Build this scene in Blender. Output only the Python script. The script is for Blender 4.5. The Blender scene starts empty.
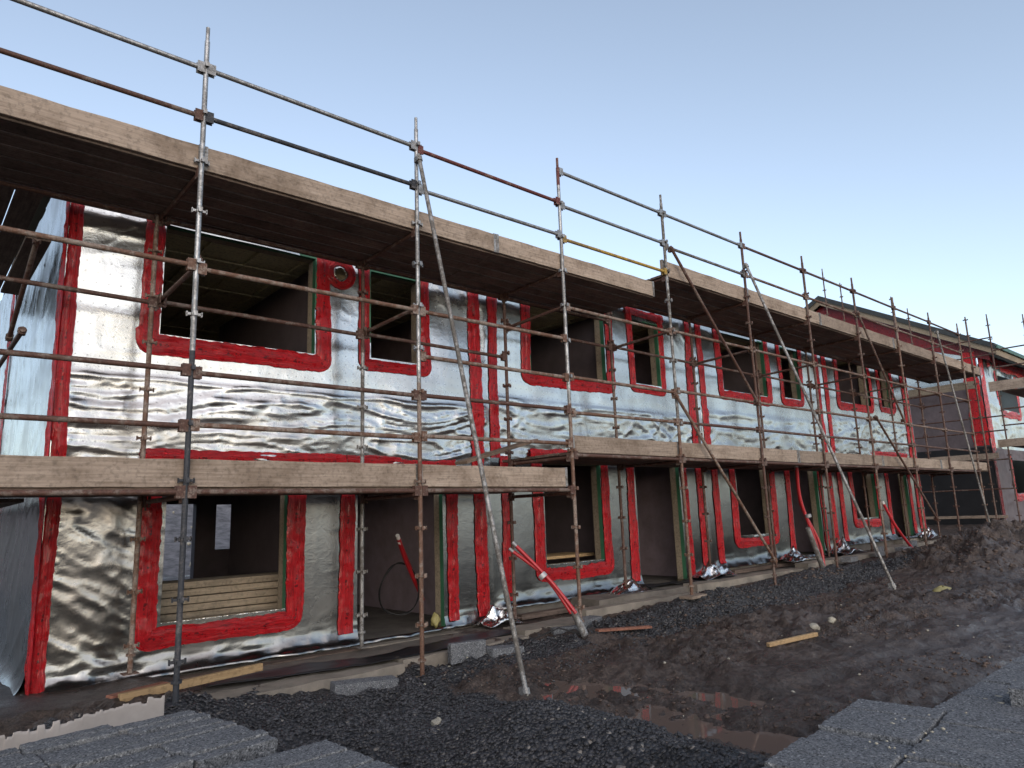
import bpy, math, random
import numpy as np
from mathutils import Vector, Matrix
R = math.radians
rnd = random.Random(7)
scene = bpy.context.scene
COL = scene.collection

# ------------------------------------------------------------------ noise (numpy)
_rs = np.random.RandomState(11)
_P = _rs.permutation(512); _P = np.concatenate([_P, _P])
_G = _rs.rand(512)*2-1
def vnoise(x, y, seed=0):
    x = np.asarray(x, float)+seed*17.13; y = np.asarray(y, float)+seed*9.7
    xi = np.floor(x).astype(int); yi = np.floor(y).astype(int)
    fx = x-xi; fy = y-yi
    u = fx*fx*fx*(fx*(fx*6-15)+10); v = fy*fy*fy*(fy*(fy*6-15)+10)
    h = lambda a, b: _G[_P[(_P[a & 511]+b) & 511]]
    a = h(xi, yi)*(1-u)+h(xi+1, yi)*u
    b = h(xi, yi+1)*(1-u)+h(xi+1, yi+1)*u
    return a*(1-v)+b*v
def fbm(x, y, oct=4, seed=0, gain=.5):
    s = 0; a = 1; f = 1
    for i in range(oct):
        s = s+a*vnoise(x*f, y*f, seed+i*3); a *= gain; f *= 2.03
    return s
def ridge(x, y, oct=4, seed=0, gain=.55):
    s = 0; a = 1; f = 1
    for i in range(oct):
        s = s+a*(1-2*np.abs(vnoise(x*f, y*f, seed+i*5))); a *= gain; f *= 2.1
    return s
def crease(x, y, oct=3, seed=0, p=5., gain=.5):
    s = 0; a = 1; f = 1
    for i in range(oct):
        s = s+a*np.clip(1-1.6*np.abs(vnoise(x*f, y*f, seed+i*5)), 0, 1)**p; a *= gain; f *= 1.9
    return s
def sm(a, b, x):
    t = np.clip((np.asarray(x, float)-a)/(b-a), 0, 1); return t*t*(3-2*t)

# ------------------------------------------------------------------ materials
MATS = {}
class NT:
    def __init__(s, name):
        m = bpy.data.materials.new(name); m.use_nodes = True
        s.m = m; s.t = m.node_tree; s.t.nodes.clear()
        s.out = s.n('ShaderNodeOutputMaterial'); s.b = s.n('ShaderNodeBsdfPrincipled')
        s.l(s.b.outputs[0], s.out.inputs[0]); MATS[name] = m
    def n(s, t, **k):
        o = s.t.nodes.new(t)
        for a, b in k.items(): setattr(o, a, b)
        return o
    def l(s, a, b): s.t.links.new(a, b)
    def val(s, inp, v):
        if isinstance(v, (int, float, tuple, list)):
            inp.default_value = v
        else: s.l(v, inp)
    def coord(s, kind='Object', scale=(1, 1, 1), rand=False, rot=(0, 0, 0)):
        tc = s.n('ShaderNodeTexCoord'); mp = s.n('ShaderNodeMapping')
        mp.inputs['Scale'].default_value = scale; mp.inputs['Rotation'].default_value = rot
        src = tc.outputs[kind]
        if rand:
            oi = s.n('ShaderNodeObjectInfo'); ml = s.n('ShaderNodeMath', operation='MULTIPLY')
            s.l(oi.outputs['Random'], ml.inputs[0]); ml.inputs[1].default_value = 37.
            ad = s.n('ShaderNodeVectorMath', operation='ADD'); s.l(src, ad.inputs[0]); s.l(ml.outputs[0], ad.inputs[1]); src = ad.outputs[0]
        s.l(src, mp.inputs[0]); return mp.outputs[0]
    def noise(s, vec, scale=5, detail=4, rough=.55, dist=0, out='Fac'):
        o = s.n('ShaderNodeTexNoise'); s.l(vec, o.inputs['Vector'])
        o.inputs['Scale'].default_value = scale; o.inputs['Detail'].default_value = detail
        o.inputs['Roughness'].default_value = rough; o.inputs['Distortion'].default_value = dist
        return o.outputs[out]
    def ramp(s, fac, stops, interp='LINEAR'):
        o = s.n('ShaderNodeValToRGB'); s.l(fac, o.inputs[0]); cr = o.color_ramp; cr.interpolation = interp
        while len(cr.elements) > 1: cr.elements.remove(cr.elements[-1])
        for i, (p, c) in enumerate(stops):
            e = cr.elements[0] if i == 0 else cr.elements.new(p)
            e.position = p
            e.color = (c, c, c, 1) if isinstance(c, (int, float)) else (*c, 1)
        return o.outputs[0]
    def mix(s, fac, a, b, mode='MIX'):
        o = s.n('ShaderNodeMix', data_type='RGBA', blend_type=mode)
        s.val(o.inputs[0], fac)
        for i, v in ((6, a), (7, b)):
            if isinstance(v, tuple): o.inputs[i].default_value = (*v, 1) if len(v) == 3 else v
            else: s.l(v, o.inputs[i])
        return o.outputs[2]
    def math(s, op, a, b=0.):
        o = s.n('ShaderNodeMath', operation=op); s.val(o.inputs[0], a); s.val(o.inputs[1], b); return o.outputs[0]
    def bump(s, h, strength=.5, dist=.01, prev=None):
        o = s.n('ShaderNodeBump'); s.l(h, o.inputs['Height']); o.inputs['Strength'].default_value = strength
        o.inputs['Distance'].default_value = dist
        if prev is not None: s.l(prev, o.inputs['Normal'])
        s.l(o.outputs[0], s.b.inputs['Normal']); return o.outputs[0]
    def set(s, **k):
        names = dict(color='Base Color', rough='Roughness', metal='Metallic', spec='Specular IOR Level', coat='Coat Weight', trans='Transmission Weight', ior='IOR', coatr='Coat Roughness')
        for a, v in k.items():
            i = s.b.inputs[names[a]]
            if a == 'color' and isinstance(v, tuple): v = (*v, 1)
            s.val(i, v)

def mk_wood(name, dark, light, grain=1., stain=(.05, .04, .03), rough=.8, stainamt=.5):
    t = NT(name)
    v = t.coord(scale=(.9, 22*grain, 22*grain), rand=True); v2 = t.coord(rand=True)
    g = t.noise(v, 2.2, 5, .6, .4)
    c = t.mix(t.ramp(g, [(.3, 0.), (.7, 1.)]), dark, light)
    st = t.ramp(t.noise(v2, 1.7, 6, .68), [(.47, 0.), (.68, stainamt)])
    c = t.mix(st, c, stain)
    oi = t.n('ShaderNodeObjectInfo')
    k = t.math('ADD', t.math('MULTIPLY', oi.outputs['Random'], .4), .8)
    hs = t.n('ShaderNodeHueSaturation'); t.l(k, hs.inputs['Value']); t.l(c, hs.inputs['Color'])
    fl = t.ramp(t.noise(v2, 26, 3, .6), [(.35, .72), (.5, 1.)])
    t.set(color=t.mix(1., hs.outputs[0], fl, 'MULTIPLY'), rough=rough, spec=.25)
    t.bump(g, .35, .004)
    return t.m
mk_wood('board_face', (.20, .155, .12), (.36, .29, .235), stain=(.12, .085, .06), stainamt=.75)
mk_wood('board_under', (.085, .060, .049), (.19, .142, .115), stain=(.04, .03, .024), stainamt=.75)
mk_wood('board_yellow', (.28, .185, .095), (.42, .29, .155), stainamt=.5, stain=(.25, .16, .09))
mk_wood('timber_frame', (.20, .16, .115), (.33, .27, .20), stainamt=.35)
mk_wood('timber_dirty', (.13, .09, .065), (.22, .16, .12), stainamt=.7)
mk_wood('osb_sheet', (.17, .135, .08), (.27, .215, .12), grain=.3, stainamt=.3)
mk_wood('ceiling_board', (.58, .50, .30), (.74, .66, .42), grain=.3, stainamt=.2)  # OSB colour lightened to make up for weak light on the ceilings
mk_wood('red_plank', (.22, .09, .06), (.34, .16, .11), stainamt=.3)

def mk_plain(name, col, rough=.6, metal=0., bump=0., bs=40, var=.25, spec=.5, coat=0.):
    t = NT(name); v = t.coord(rand=True)
    f = t.noise(v, 3.1, 6, .65)
    c = t.mix(t.ramp(f, [(.3, 0.), (.7, 1.)]), tuple(x*(1-var) for x in col), tuple(min(1, x*(1+var)) for x in col))
    t.set(color=c, rough=rough, metal=metal, spec=spec, coat=coat)
    if bump: t.bump(t.noise(v, bs, 4, .7), bump, .01)
    return t.m
mk_plain('green_seal', (.035, .13, .07), .55, bump=.3, bs=60)
mk_plain('black_membrane', (.014, .014, .016), .45, bump=.5, bs=6)
mk_plain('membrane_dark_reflection', (.11, .088, .095), .6, bump=.4, bs=5)  # matt grey painted in for foil that mirrors dark surroundings
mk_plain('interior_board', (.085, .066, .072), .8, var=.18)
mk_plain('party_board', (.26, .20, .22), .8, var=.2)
mk_plain('concrete', (.20, .175, .145), .9, bump=.5, bs=45, var=.35)
mk_plain('concrete_dark', (.12, .105, .09), .9, bump=.5, bs=45, var=.4)
mk_plain('roof_membrane', (.035, .04, .042), .7)
mk_plain('roof_green', (.05, .12, .10), .6)
mk_plain('pipe_red', (.36, .016, .022), .35, var=.2)
mk_plain('hose_black', (.012, .012, .013), .5)
mk_plain('bag_yellow', (.30, .26, .10), .6, bump=.6, bs=30)
mk_plain('stone_pale', (.30, .28, .23), .85, bump=.5)
mk_plain('duct_tape', (.30, .30, .31), .45, metal=.3)
mk_plain('plastic_white', (.6, .57, .55), .5)
mk_plain('bracket_black', (.02, .02, .022), .5)

def mk_tube(name, base, spot, amt=.5, rough=.65, metal=0., sc=14, rough2=.8):
    t = NT(name); v = t.coord(); v2 = t.coord(rand=True)
    f = t.noise(v, sc, 6, .7); g = t.noise(v2, 1.6, 4, .6)
    m = t.ramp(t.math('ADD', f, t.math('MULTIPLY', t.math('SUBTRACT', g, .5), .8)), [(.62-amt*.3, 0.), (.70-amt*.2, 1.)])
    c = t.mix(m, base, spot)
    c2 = t.mix(t.ramp(t.noise(v, 60, 2, .5), [(.35, .6), (.6, 1.)]), (.0, .0, .0), c)
    t.set(color=c2, rough=t.math('ADD', rough, t.math('MULTIPLY', m, rough2-rough)), metal=metal, spec=.4)
    t.bump(f, .3, .003); return t.m
mk_tube('tube_rust', (.088, .042, .030), (.17, .13, .11), .36)
mk_tube('tube_rust_light', (.135, .070, .045), (.24, .19, .16), .52)
mk_tube('tube_red_brown', (.12, .032, .028), (.19, .11, .09), .3)
mk_tube('tube_galv', (.40, .40, .40), (.27, .265, .26), .6, rough=.42, metal=.75, rough2=.6)
mk_tube('tube_galv_dull', (.30, .295, .29), (.17, .155, .14), .6, rough=.5, metal=.5)
mk_tube('tube_dark', (.035, .038, .046), (.12, .11, .11), .35)
mk_tube('tube_yellow', (.42, .27, .05), (.24, .17, .08), .45)

# aluminium foil membrane: metallic, creased
def mk_foil(name, base=.80, crease=.5, rough=.2, dirt=.0, dots=True, stretch=(1, 1, 1)):
    t = NT(name); v = t.coord(scale=stretch); vu = t.coord()
    n1 = t.noise(v, 1.6, 3, .5, .8); n2 = t.noise(v, 7, 4, .6, 1.2)
    rg = t.math('ABSOLUTE', t.math('SUBTRACT', n2, .5))
    rg2 = t.math('POWER', t.math('SUBTRACT', 1., rg), 7.)
    n3 = t.noise(v, 34, 3, .6, .5)
    h = t.math('ADD', t.math('MULTIPLY', rg2, .35), t.math('ADD', t.math('MULTIPLY', n3, .18), t.math('MULTIPLY', n1, .8)))
    sx = t.n('ShaderNodeSeparateXYZ'); t.l(vu, sx.inputs[0])
    col = (base, base*.985, base*.96)
    if dots:
        def cell(o, k):
            a = t.math('FRACT', t.math('MULTIPLY', o, k)); a = t.math('SUBTRACT', a, .5); return t.math('MULTIPLY', a, a)
        d = t.math('ADD', cell(t.math('ADD', sx.outputs[0], sx.outputs[1]), 9.), cell(sx.outputs[2], 9.))
        dm = t.math('LESS_THAN', d, .0075)
        # faint printed marks: short dark ticks in sparse rows
        pr = t.n('ShaderNodeTexVoronoi'); pr.inputs['Scale'].default_value = 42.; t.l(vu, pr.inputs['Vector'])
        row = t.math('LESS_THAN', t.math('FRACT', t.math('MULTIPLY', sx.outputs[2], 1.35)), .055)
        blk = t.math('GREATER_THAN', t.noise(vu, 1.9, 0, .5), .56)
        pm = t.math('MULTIPLY', t.math('MULTIPLY', row, blk), t.math('LESS_THAN', pr.outputs['Distance'], .33))
        mk = t.math('MULTIPLY', t.math('MAXIMUM', dm, t.math('MULTIPLY', pm, .9)), .40)
        c = t.mix(mk, col, (.18, .18, .18))
    else:
        c = t.mix(0., col, col)
    ds = t.ramp(t.noise(vu, 1.1, 5, .65), [(.45, 0.), (.75, 1.)])
    c = t.mix(t.math('MULTIPLY', ds, dirt), c, (.22, .19, .17))
    rr = t.math('ADD', rough, t.math('MULTIPLY', ds, .14))
    t.set(color=c, rough=rr, metal=1.0)
    t.bump(h, crease, .022); return t.m
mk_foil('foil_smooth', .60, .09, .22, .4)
mk_foil('foil_shaded', .29, .07, .20, .5)  # same foil, base darkened to paint its dark ground reflection
mk_foil('foil_wrinkled', .82, .8, .17, .2, stretch=(.55, 1, 2.2))
mk_foil('foil_side', .31, .12, .25, .4, stretch=(1, 1.3, .5))  # same foil again, base darkened to tone down the reflected sky
mk_foil('foil_scrap', .85, .6, .16, .1, dots=False)

# red sealing tape with printed centre
def mk_tape(name, dull=1.):
    t = NT(name); v = t.coord(); tc = t.n('ShaderNodeTexCoord')
    mu = t.n('ShaderNodeMapping'); t.l(tc.outputs['UV'], mu.inputs[0]); mu.inputs['Scale'].default_value = (1.3, 7.0, 1)
    lf = t.noise(mu.outputs[0], 2.2, 5, .62, 1.0)
    f = t.math('ADD', t.math('MULTIPLY', t.noise(v, 9, 5, .65, .6), .45), t.math('MULTIPLY', lf, .55))
    c = t.mix(t.ramp(f, [(.36, 0.), (.46, .75), (.56, 1.)]), (.28*dull, .004, .008), (.80*dull, .014*dull, .024*dull))
    c = t.mix(t.ramp(t.noise(v, 24, 4, .7, 1.), [(.60, 0.), (.72, .35)]), c, (.70*dull, .07*dull, .08*dull))
    sp = t.n('ShaderNodeSeparateXYZ'); t.l(tc.outputs['UV'], sp.inputs[0])
    mp = t.n('ShaderNodeMapping'); t.l(tc.outputs['UV'], mp.inputs[0]); mp.inputs['Scale'].default_value = (26, 5, 1)
    vo = t.n('ShaderNodeTexVoronoi'); t.l(mp.outputs[0], vo.inputs['Vector']); vo.inputs['Scale'].default_value = 1.
    word = t.math('GREATER_THAN', t.math('FRACT', t.math('MULTIPLY', sp.outputs[0], 2.6)), .55)
    ce = t.math('LESS_THAN', t.math('ABSOLUTE', t.math('SUBTRACT', sp.outputs[1], .47)), .085)
    pm = t.math('MULTIPLY', t.math('MULTIPLY', word, ce), t.math('LESS_THAN', vo.outputs['Distance'], .36))
    c = t.mix(t.math('MULTIPLY', pm, .75), c, (.03, .006, .008))
    t.set(color=c, rough=t.ramp(t.noise(v, 14, 3), [(.3, .22), (.7, .5)]), coat=.25, coatr=.2)
    h = t.math('ADD', t.math('MULTIPLY', lf, .7), t.math('MULTIPLY', t.noise(v, 13, 5, .7, 1.6), .3)); h2 = t.math('POWER', t.math('SUBTRACT', 1., t.math('ABSOLUTE', t.math('SUBTRACT', h, .5))), 9.)
    t.bump(t.math('ADD', h2, t.math('MULTIPLY', t.noise(v, 60, 3), .2)), 1., .03); return t.m
mk_tape('tape_red'); mk_tape('tape_red_dull', .3)

# ground: wet mud / dark gravel by vertex attribute
def mk_ground():
    t = NT('site_mud'); v = t.coord(); at = t.n('ShaderNodeAttribute', attribute_name='gravel')
    at2 = t.n('ShaderNodeAttribute', attribute_name='track')
    f = t.noise(v, 1.3, 8, .65); g = t.noise(v, 9, 7, .7)
    mud = t.mix(t.ramp(f, [(.35, 0.), (.65, 1.)]), (.050, .036, .030), (.118, .086, .070))
    mud = t.mix(t.ramp(t.noise(v, 16, 6, .75), [(.38, .7), (.55, 0.)]), mud, (.024, .018, .015))
    mud = t.mix(1., mud, t.ramp(t.noise(v, 38, 6, .8), [(.36, .42), (.5, .95), (.64, 1.5)]), 'MULTIPLY')
    tr = t.mix(t.ramp(g, [(.35, 0.), (.65, 1.)]), (.085, .073, .072), (.13, .115, .112))
    tr = t.mix(1., tr, t.ramp(t.noise(v, 30, 6, .75), [(.36, .6), (.5, .98), (.64, 1.25)]), 'MULTIPLY')
    mud = t.mix(t.math('MULTIPLY', at2.outputs['Fac'], .7), mud, tr)
    vo = t.n('ShaderNodeTexVoronoi'); t.l(v, vo.inputs['Vector']); vo.inputs['Scale'].default_value = 34.
    vo.inputs['Randomness'].default_value = 1.
    cs = t.n('ShaderNodeSeparateColor'); t.l(vo.outputs['Color'], cs.inputs[0])
    gr = t.mix(cs.outputs[0], (.014, .014, .016), (.060, .060, .066))
    gr = t.mix(t.math('GREATER_THAN', cs.outputs[1], .975), gr, (.22, .2, .18))
    gm = t.ramp(t.math('ADD', at.outputs['Fac'], t.math('MULTIPLY', t.math('SUBTRACT', t.noise(v, 5, 5, .7), .5), .9)), [(.42, 0.), (.58, 1.)])
    t.set(color=t.mix(gm, mud, gr), spec=.5)
    wet = t.ramp(t.noise(v, .8, 6, .6), [(.40, .26), (.60, .66)])
    t.set(rough=t.mix(gm, wet, (.6, .6, .6)))
    hb = t.math('ADD', t.math('MULTIPLY', g, 1.2), t.math('MULTIPLY', t.noise(v, 32, 6, .75, .6), .7))
    hg = t.math('MULTIPLY', t.math('SUBTRACT', 1., vo.outputs['Distance']), 1.2)
    t.bump(t.mix(gm, hb, hg), 1., .045)
mk_ground()
mk_plain('gravel_stone', (.038, .038, .042), .6, var=.7)
mk_plain('clod_earth', (.070, .048, .038), .75, var=.4)
def mk_block():
    t = NT('block_concrete'); v = t.coord(rand=True)
    n = t.noise(v, 85, 5, .85); vo = t.n('ShaderNodeTexVoronoi'); t.l(v, vo.inputs['Vector']); vo.inputs['Scale'].default_value = 120.
    cs = t.n('ShaderNodeSeparateColor'); t.l(vo.outputs['Color'], cs.inputs[0])
    c = t.mix(t.ramp(n, [(.38, 0.), (.62, 1.)]), (.045, .048, .053), (.245, .252, .265))
    c = t.mix(t.math('MULTIPLY', t.math('GREATER_THAN', cs.outputs[0], .93), .6), c, (.38, .39, .40))
    c = t.mix(t.math('MULTIPLY', t.math('LESS_THAN', cs.outputs[1], .10), .7), c, (.03, .032, .036))
    c = t.mix(t.ramp(t.noise(v, 3, 5, .7), [(.6, 0.), (.78, .4)]), c, (.42, .40, .37))
    t.set(color=c, rough=.95, spec=.2)
    t.bump(t.math('ADD', n, t.math('MULTIPLY', vo.outputs['Distance'], .6)), .9, .008)
mk_block()
def mk_water():
    t = NT('puddle_water'); v = t.coord()
    t.set(color=(.155, .115, .095), rough=.02, spec=.9, ior=1.4)
    t.bump(t.noise(v, 9, 2), .03, .01)
mk_water()
mk_plain('wrap_card', (.37, .33, .30), .7, var=.15, bump=.3, bs=8)
mk_plain('print_ink', (.10, .09, .09), .7)
mk_plain('quarry_bank', (.12, .115, .12), .9, var=.6, bump=.8, bs=2)

# ------------------------------------------------------------------ object helpers
def wloc(o):
    v = Vector((0, 0, 0))
    while o is not None: v += o.location; o = o.parent
    return v
def tag(o, label=None, cat=None, group=None, kind=None):
    if label: o['label'] = label
    if cat: o['category'] = cat
    if group: o['group'] = group
    if kind: o['kind'] = kind
    return o
def thing(name, loc, label, cat, group=None):
    o = bpy.data.objects.new(name, None); COL.objects.link(o); o.location = loc
    o.empty_display_size = .1
    return tag(o, label, cat, group)
def link(name, me, parent=None, loc=None):
    o = bpy.data.objects.new(name, me); COL.objects.link(o)
    if parent is not None: o.parent = parent
    if loc is not None: o.location = loc
    return o

class MB:
    def __init__(s): s.v = []; s.f = []; s.mi = []
    def add(s, vs, fs, mi=0):
        k = len(s.v); s.v += [tuple(v) for v in vs]; s.f += [tuple(i+k for i in f) for f in fs]; s.mi += [mi]*len(fs)
    def box(s, x0, x1, y0, y1, z0, z1, mi=0):
        vs = [(x, y, z) for z in (z0, z1) for y in (y0, y1) for x in (x0, x1)]
        s.add(vs, [(0, 2, 3, 1), (4, 5, 7, 6), (0, 1, 5, 4), (2, 6, 7, 3), (0, 4, 6, 2), (1, 3, 7, 5)], mi)
    def obox(s, c, ax, ay, az, mi=0):
        c = Vector(c); ax, ay, az = Vector(ax), Vector(ay), Vector(az)
        vs = [c+ax*i+ay*j+az*k for k in (-1, 1) for j in (-1, 1) for i in (-1, 1)]
        s.add(vs, [(0, 2, 3, 1), (4, 5, 7, 6), (0, 1, 5, 4), (2, 6, 7, 3), (0, 4, 6, 2), (1, 3, 7, 5)], mi)
    def tube(s, p, q, r, n=10, mi=0, r2=None, cap=True):
        p, q = Vector(p), Vector(q); d = (q-p).normalized(); r2 = r if r2 is None else r2
        a = d.orthogonal().normalized(); b = d.cross(a); vs = []
        for c, rr in ((p, r), (q, r2)):
            for i in range(n):
                t = 2*math.pi*i/n; vs.append(c+a*math.cos(t)*rr+b*math.sin(t)*rr)
        fs = [(i, (i+1) % n, n+(i+1) % n, n+i) for i in range(n)]
        if cap: fs += [tuple(range(n-1, -1, -1)), tuple(range(n, 2*n))]
        s.add(vs, fs, mi)
    def path(s, pts, r, n=8):
        pts = [Vector(p) for p in pts]; k = len(s.v); m = len(pts); a = None
        for i, p in enumerate(pts):
            d = (pts[min(i+1, m-1)]-pts[max(i-1, 0)]).normalized()
            a = d.orthogonal().normalized() if a is None else (a-d*a.dot(d)).normalized()
            b = d.cross(a)
            for j in range(n):
                t = 2*math.pi*j/n; s.v.append(tuple(p+a*math.cos(t)*r+b*math.sin(t)*r))
        for i in range(m-1):
            for j in range(n):
                s.f.append((k+i*n+j, k+i*n+(j+1) % n, k+(i+1)*n+(j+1) % n, k+(i+1)*n+j)); s.mi.append(0)
        s.f.append(tuple(k+j for j in range(n-1, -1, -1))); s.mi.append(0)
        s.f.append(tuple(k+(m-1)*n+j for j in range(n))); s.mi.append(0)
    def mesh(s, name, mats, off=(0, 0, 0), smooth=None):
        me = bpy.data.meshes.new(name); o = Vector(off)
        me.from_pydata([tuple(Vector(v)-o) for v in s.v], [], s.f)
        for m in (mats if isinstance(mats, (list, tuple)) else [mats]): me.materials.append(MATS[m])
        if any(s.mi): me.polygons.foreach_set('material_index', s.mi)
        me.update()
        if smooth is not None: me.shade_smooth(); me.set_sharp_from_angle(angle=R(smooth))
        return me
    def build(s, name, mats, parent=None, loc=None, smooth=None):
        if parent is not None: off = wloc(parent); me = s.mesh(name, mats, off, smooth); return link(name, me, parent)
        loc = Vector(loc) if loc is not None else Vector(s.v[0])
        me = s.mesh(name, mats, loc, smooth); return link(name, me, None, loc)

def grid_mesh(name, P, mat, mask=None, off=(0, 0, 0), uv=None, smooth=True):
    """P: (n,m,3) array of points -> mesh; mask (n-1,m-1) True keeps the face"""
    n, m = P.shape[:2]
    idx = np.arange(n*m).reshape(n, m)
    q = np.stack([idx[:-1, :-1], idx[1:, :-1], idx[1:, 1:], idx[:-1, 1:]], -1)
    q = q[mask] if mask is not None else q.reshape(-1, 4)
    used = np.unique(q); rm = -np.ones(n*m, int); rm[used] = np.arange(len(used))
    V = (P.reshape(-1, 3)[used]-np.array(off)); Q = rm[q].reshape(-1, 4)
    me = bpy.data.meshes.new(name)
    me.vertices.add(len(V)); me.vertices.foreach_set('co', V.astype(np.float32).ravel())
    me.loops.add(Q.size); me.loops.foreach_set('vertex_index', Q.ravel().astype(np.int32))
    me.polygons.add(len(Q)); me.polygons.foreach_set('loop_start', np.arange(0, Q.size, 4, dtype=np.int32))
    if uv is not None:
        l = me.uv_layers.new(name='UVMap'); U = uv.reshape(-1, 2)[used][Q.ravel()]
        l.data.foreach_set('uv', U.astype(np.float32).ravel())
    me.materials.append(MATS[mat]); me.update(); me.validate()
    if smooth: me.shade_smooth()
    return me, used

# ================================================================== layout constants (metres)
YO, YI, YW = 6.53, 7.80, 8.15            # outer posts, inner posts, wall face
BAY = [-2.91, -.49, 1.93, 4.36, 6.77, 9.19, 11.62, 14.0, 16.38, 18.72, 21.15, 23.5]
HX = [1.13, 6.68, 12.25, 17.83, 23.55]   # party lines
HZ = [0., .19, .38, .57]
ORD = ['first', 'second', 'third', 'fourth', 'fifth', 'sixth', 'seventh', 'eighth', 'ninth', 'tenth', 'eleventh', 'twelfth']

# ------------------------------------------------------------------ terrain
def ground_h(x, y, detail=True):
    x = np.asarray(x, float); y = np.asarray(y, float)
    b = .0+.022*np.clip(x-4.5, 0, 12)+.026*np.clip(x-16.5, 0, 60)
    near = 1-sm(5.2, 7., y)
    b = b+.05*sm(6.9, 7.4, y)*(1-sm(6, 9, x))
    b = b+.10*(1-sm(1.9, 2.8, x))*sm(5., 6.5, y)
    b = b+.05*sm(8, 11, x)*sm(5., 7., y)
    # loose dark aggregate heaps
    def hp(cx, cy, rx, ry, h, rot=0):
        c, s_ = math.cos(rot), math.sin(rot); u = (x-cx)*c+(y-cy)*s_; w = -(x-cx)*s_+(y-cy)*c
        d = (u/rx)**2+(w/ry)**2; return h*np.exp(-d*1.6)
    b = b+hp(3.45, 3.9, .75, .65, .24)+hp(3.7, 3.25, .6, .7, .17)+hp(3.75, 2.4, .5, .9, .14)+hp(2.6, 5.0, 1.4, .7, .07)
    b = b+hp(9.3, 6.35, 2.4, .5, .14, .05)+hp(13.2, 6.5, 1.6, .7, .12)
    b = b+hp(16.2, 4.8, 1.9, 1.4, .38, .3)+hp(18.0, 4.7, 2.1, 1.3, .50, .1)+hp(14.2, 4.4, 1.2, .8, .08)+hp(20.5, 4.7, 2.6, 1.3, .28)
    b = b+hp(18.5, 3.0, 3.5, 1.2, .35)
    # puddle hollows
    for (cx, cy, rx, ry, rot) in PUD: b = b-np.minimum(.10, 1.)*np.exp(-(((x-cx)*math.cos(rot)+(y-cy)*math.sin(rot))/rx)**2*1.3-((-(x-cx)*math.sin(rot)+(y-cy)*math.cos(rot))/ry)**2*1.3)
    if detail:
        rough = .35+.65*sm(-.3, .5, fbm(x*.45, y*.45, 2, 4))
        fade = 1-.8*sm(7.0, 7.4, y)*(1-sm(26, 28, x))
        b = b+fade*rough*1.25*(.030*fbm(x*1.4, y*1.4, 3, 1)+.036*ridge(x*2.9, y*2.9, 3, 8)+.026*fbm(x*8, y*8, 3, 2)+.010*ridge(x*14, y*14, 2, 12))
        mound = sm(.12, .4, hp(16.0, 4.8, 2.4, 1.7, .55, .3)+hp(18.5, 5.2, 3.5, 1.8, .6))
        b = b+mound*(.07*ridge(x*1.6, y*1.6, 4, 6)+.06*fbm(x*4.5, y*4.5, 4, 3)+.03*ridge(x*7, y*7, 2, 13))
        # wheel ruts across the open mud
        rut = np.sin((y*1.15+.22*x+.35*vnoise(x*.5, y*.5, 3))*2*math.pi/1.25)
        b = b-.035*sm(.4, .95, rut)*near*sm(4.6, 6, x)*(1-sm(12, 14, x))
    return b
PUD = [(5.08, 4.78, .38, .72, .12), (4.60, 4.75, .2, .25, 0), (4.70, 3.42, .30, .50, -.1), (4.76, 2.74, .25, .34, 0), (5.6, 3.75, .2, .40, 0)]
WATER_Z = -.022
def axis(a, b, c, d, s, gr=1.12):
    mid = list(np.arange(b, c, s)); lo = []; x = b; st = s
    while x > a: st *= gr; x -= st; lo.append(x)
    hi = []; x = mid[-1]; st = s
    while x < d: st *= gr; x += st; hi.append(x)
    return np.array(lo[::-1]+mid+hi)
gx = np.concatenate([axis(-300, .8, 9., 9.1, .03)[:-1], np.arange(9.1, 22, .045), axis(21, 22, 22.1, 600, .12)[2:]])
gx = np.unique(np.round(gx, 4)); gy = axis(-300, 1.6, 8.2, 600, .032)
GX, GY = np.meshgrid(gx, gy, indexing='ij')
GZ = ground_h(GX, GY)
far = sm(30, 60, np.hypot(GX, GY)); GZ = GZ*(1-far)+far*.3
me, used = grid_mesh('ground', np.stack([GX, GY, GZ], -1), 'site_mud')
fx, fy = GX.ravel()[used], GY.ravel()[used]
gm = (1-sm(3.9, 4.5, fx+.25*vnoise(fx*2, fy*2)))*(1-sm(5.6, 6.5, fy))*(.5+.5*sm(1.2, 2.2, fx))
gm = np.maximum(gm, sm(5.5, 5.9, fy)*(1-sm(6.9, 7.2, fy))*sm(6.6, 7.4, fx)*(1-sm(15, 17, fx)))
gm = np.maximum(gm, .9*sm(5.7, 6.2, fy)*(1-sm(6.6, 7., fy))*(1-sm(6, 7, fx)))
at = me.attributes.new('gravel', 'FLOAT', 'POINT'); at.data.foreach_set('value', gm.astype(np.float32))
tm = (1-sm(2.9, 3.6, fy+.3*vnoise(fx, fy, 5)))*sm(6.0, 8.0, fx)+.5*sm(.1, .5, fbm(fx*.6, fy*1.4, 3, 9))*sm(5, 6, fx)*(1-sm(4.5, 5.5, fy))
at = me.attributes.new('track', 'FLOAT', 'POINT'); at.data.foreach_set('value', np.clip(tm, 0, 1).astype(np.float32))
tag(link('ground', me), 'dark churned wet mud of the building site', 'ground', kind='structure')
b = MB(); b.add([(4.0, 2.2, WATER_Z), (6.0, 2.2, WATER_Z), (6.0, 5.7, WATER_Z), (4.0, 5.7, WATER_Z)], [(0, 1, 2, 3)])
tag(b.build('puddle_water', 'puddle_water'), 'shallow brown puddles lying in the muddy hollows', 'water', kind='structure')
def gh(x, y): return float(ground_h(np.array([x]), np.array([y]))[0])

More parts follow.
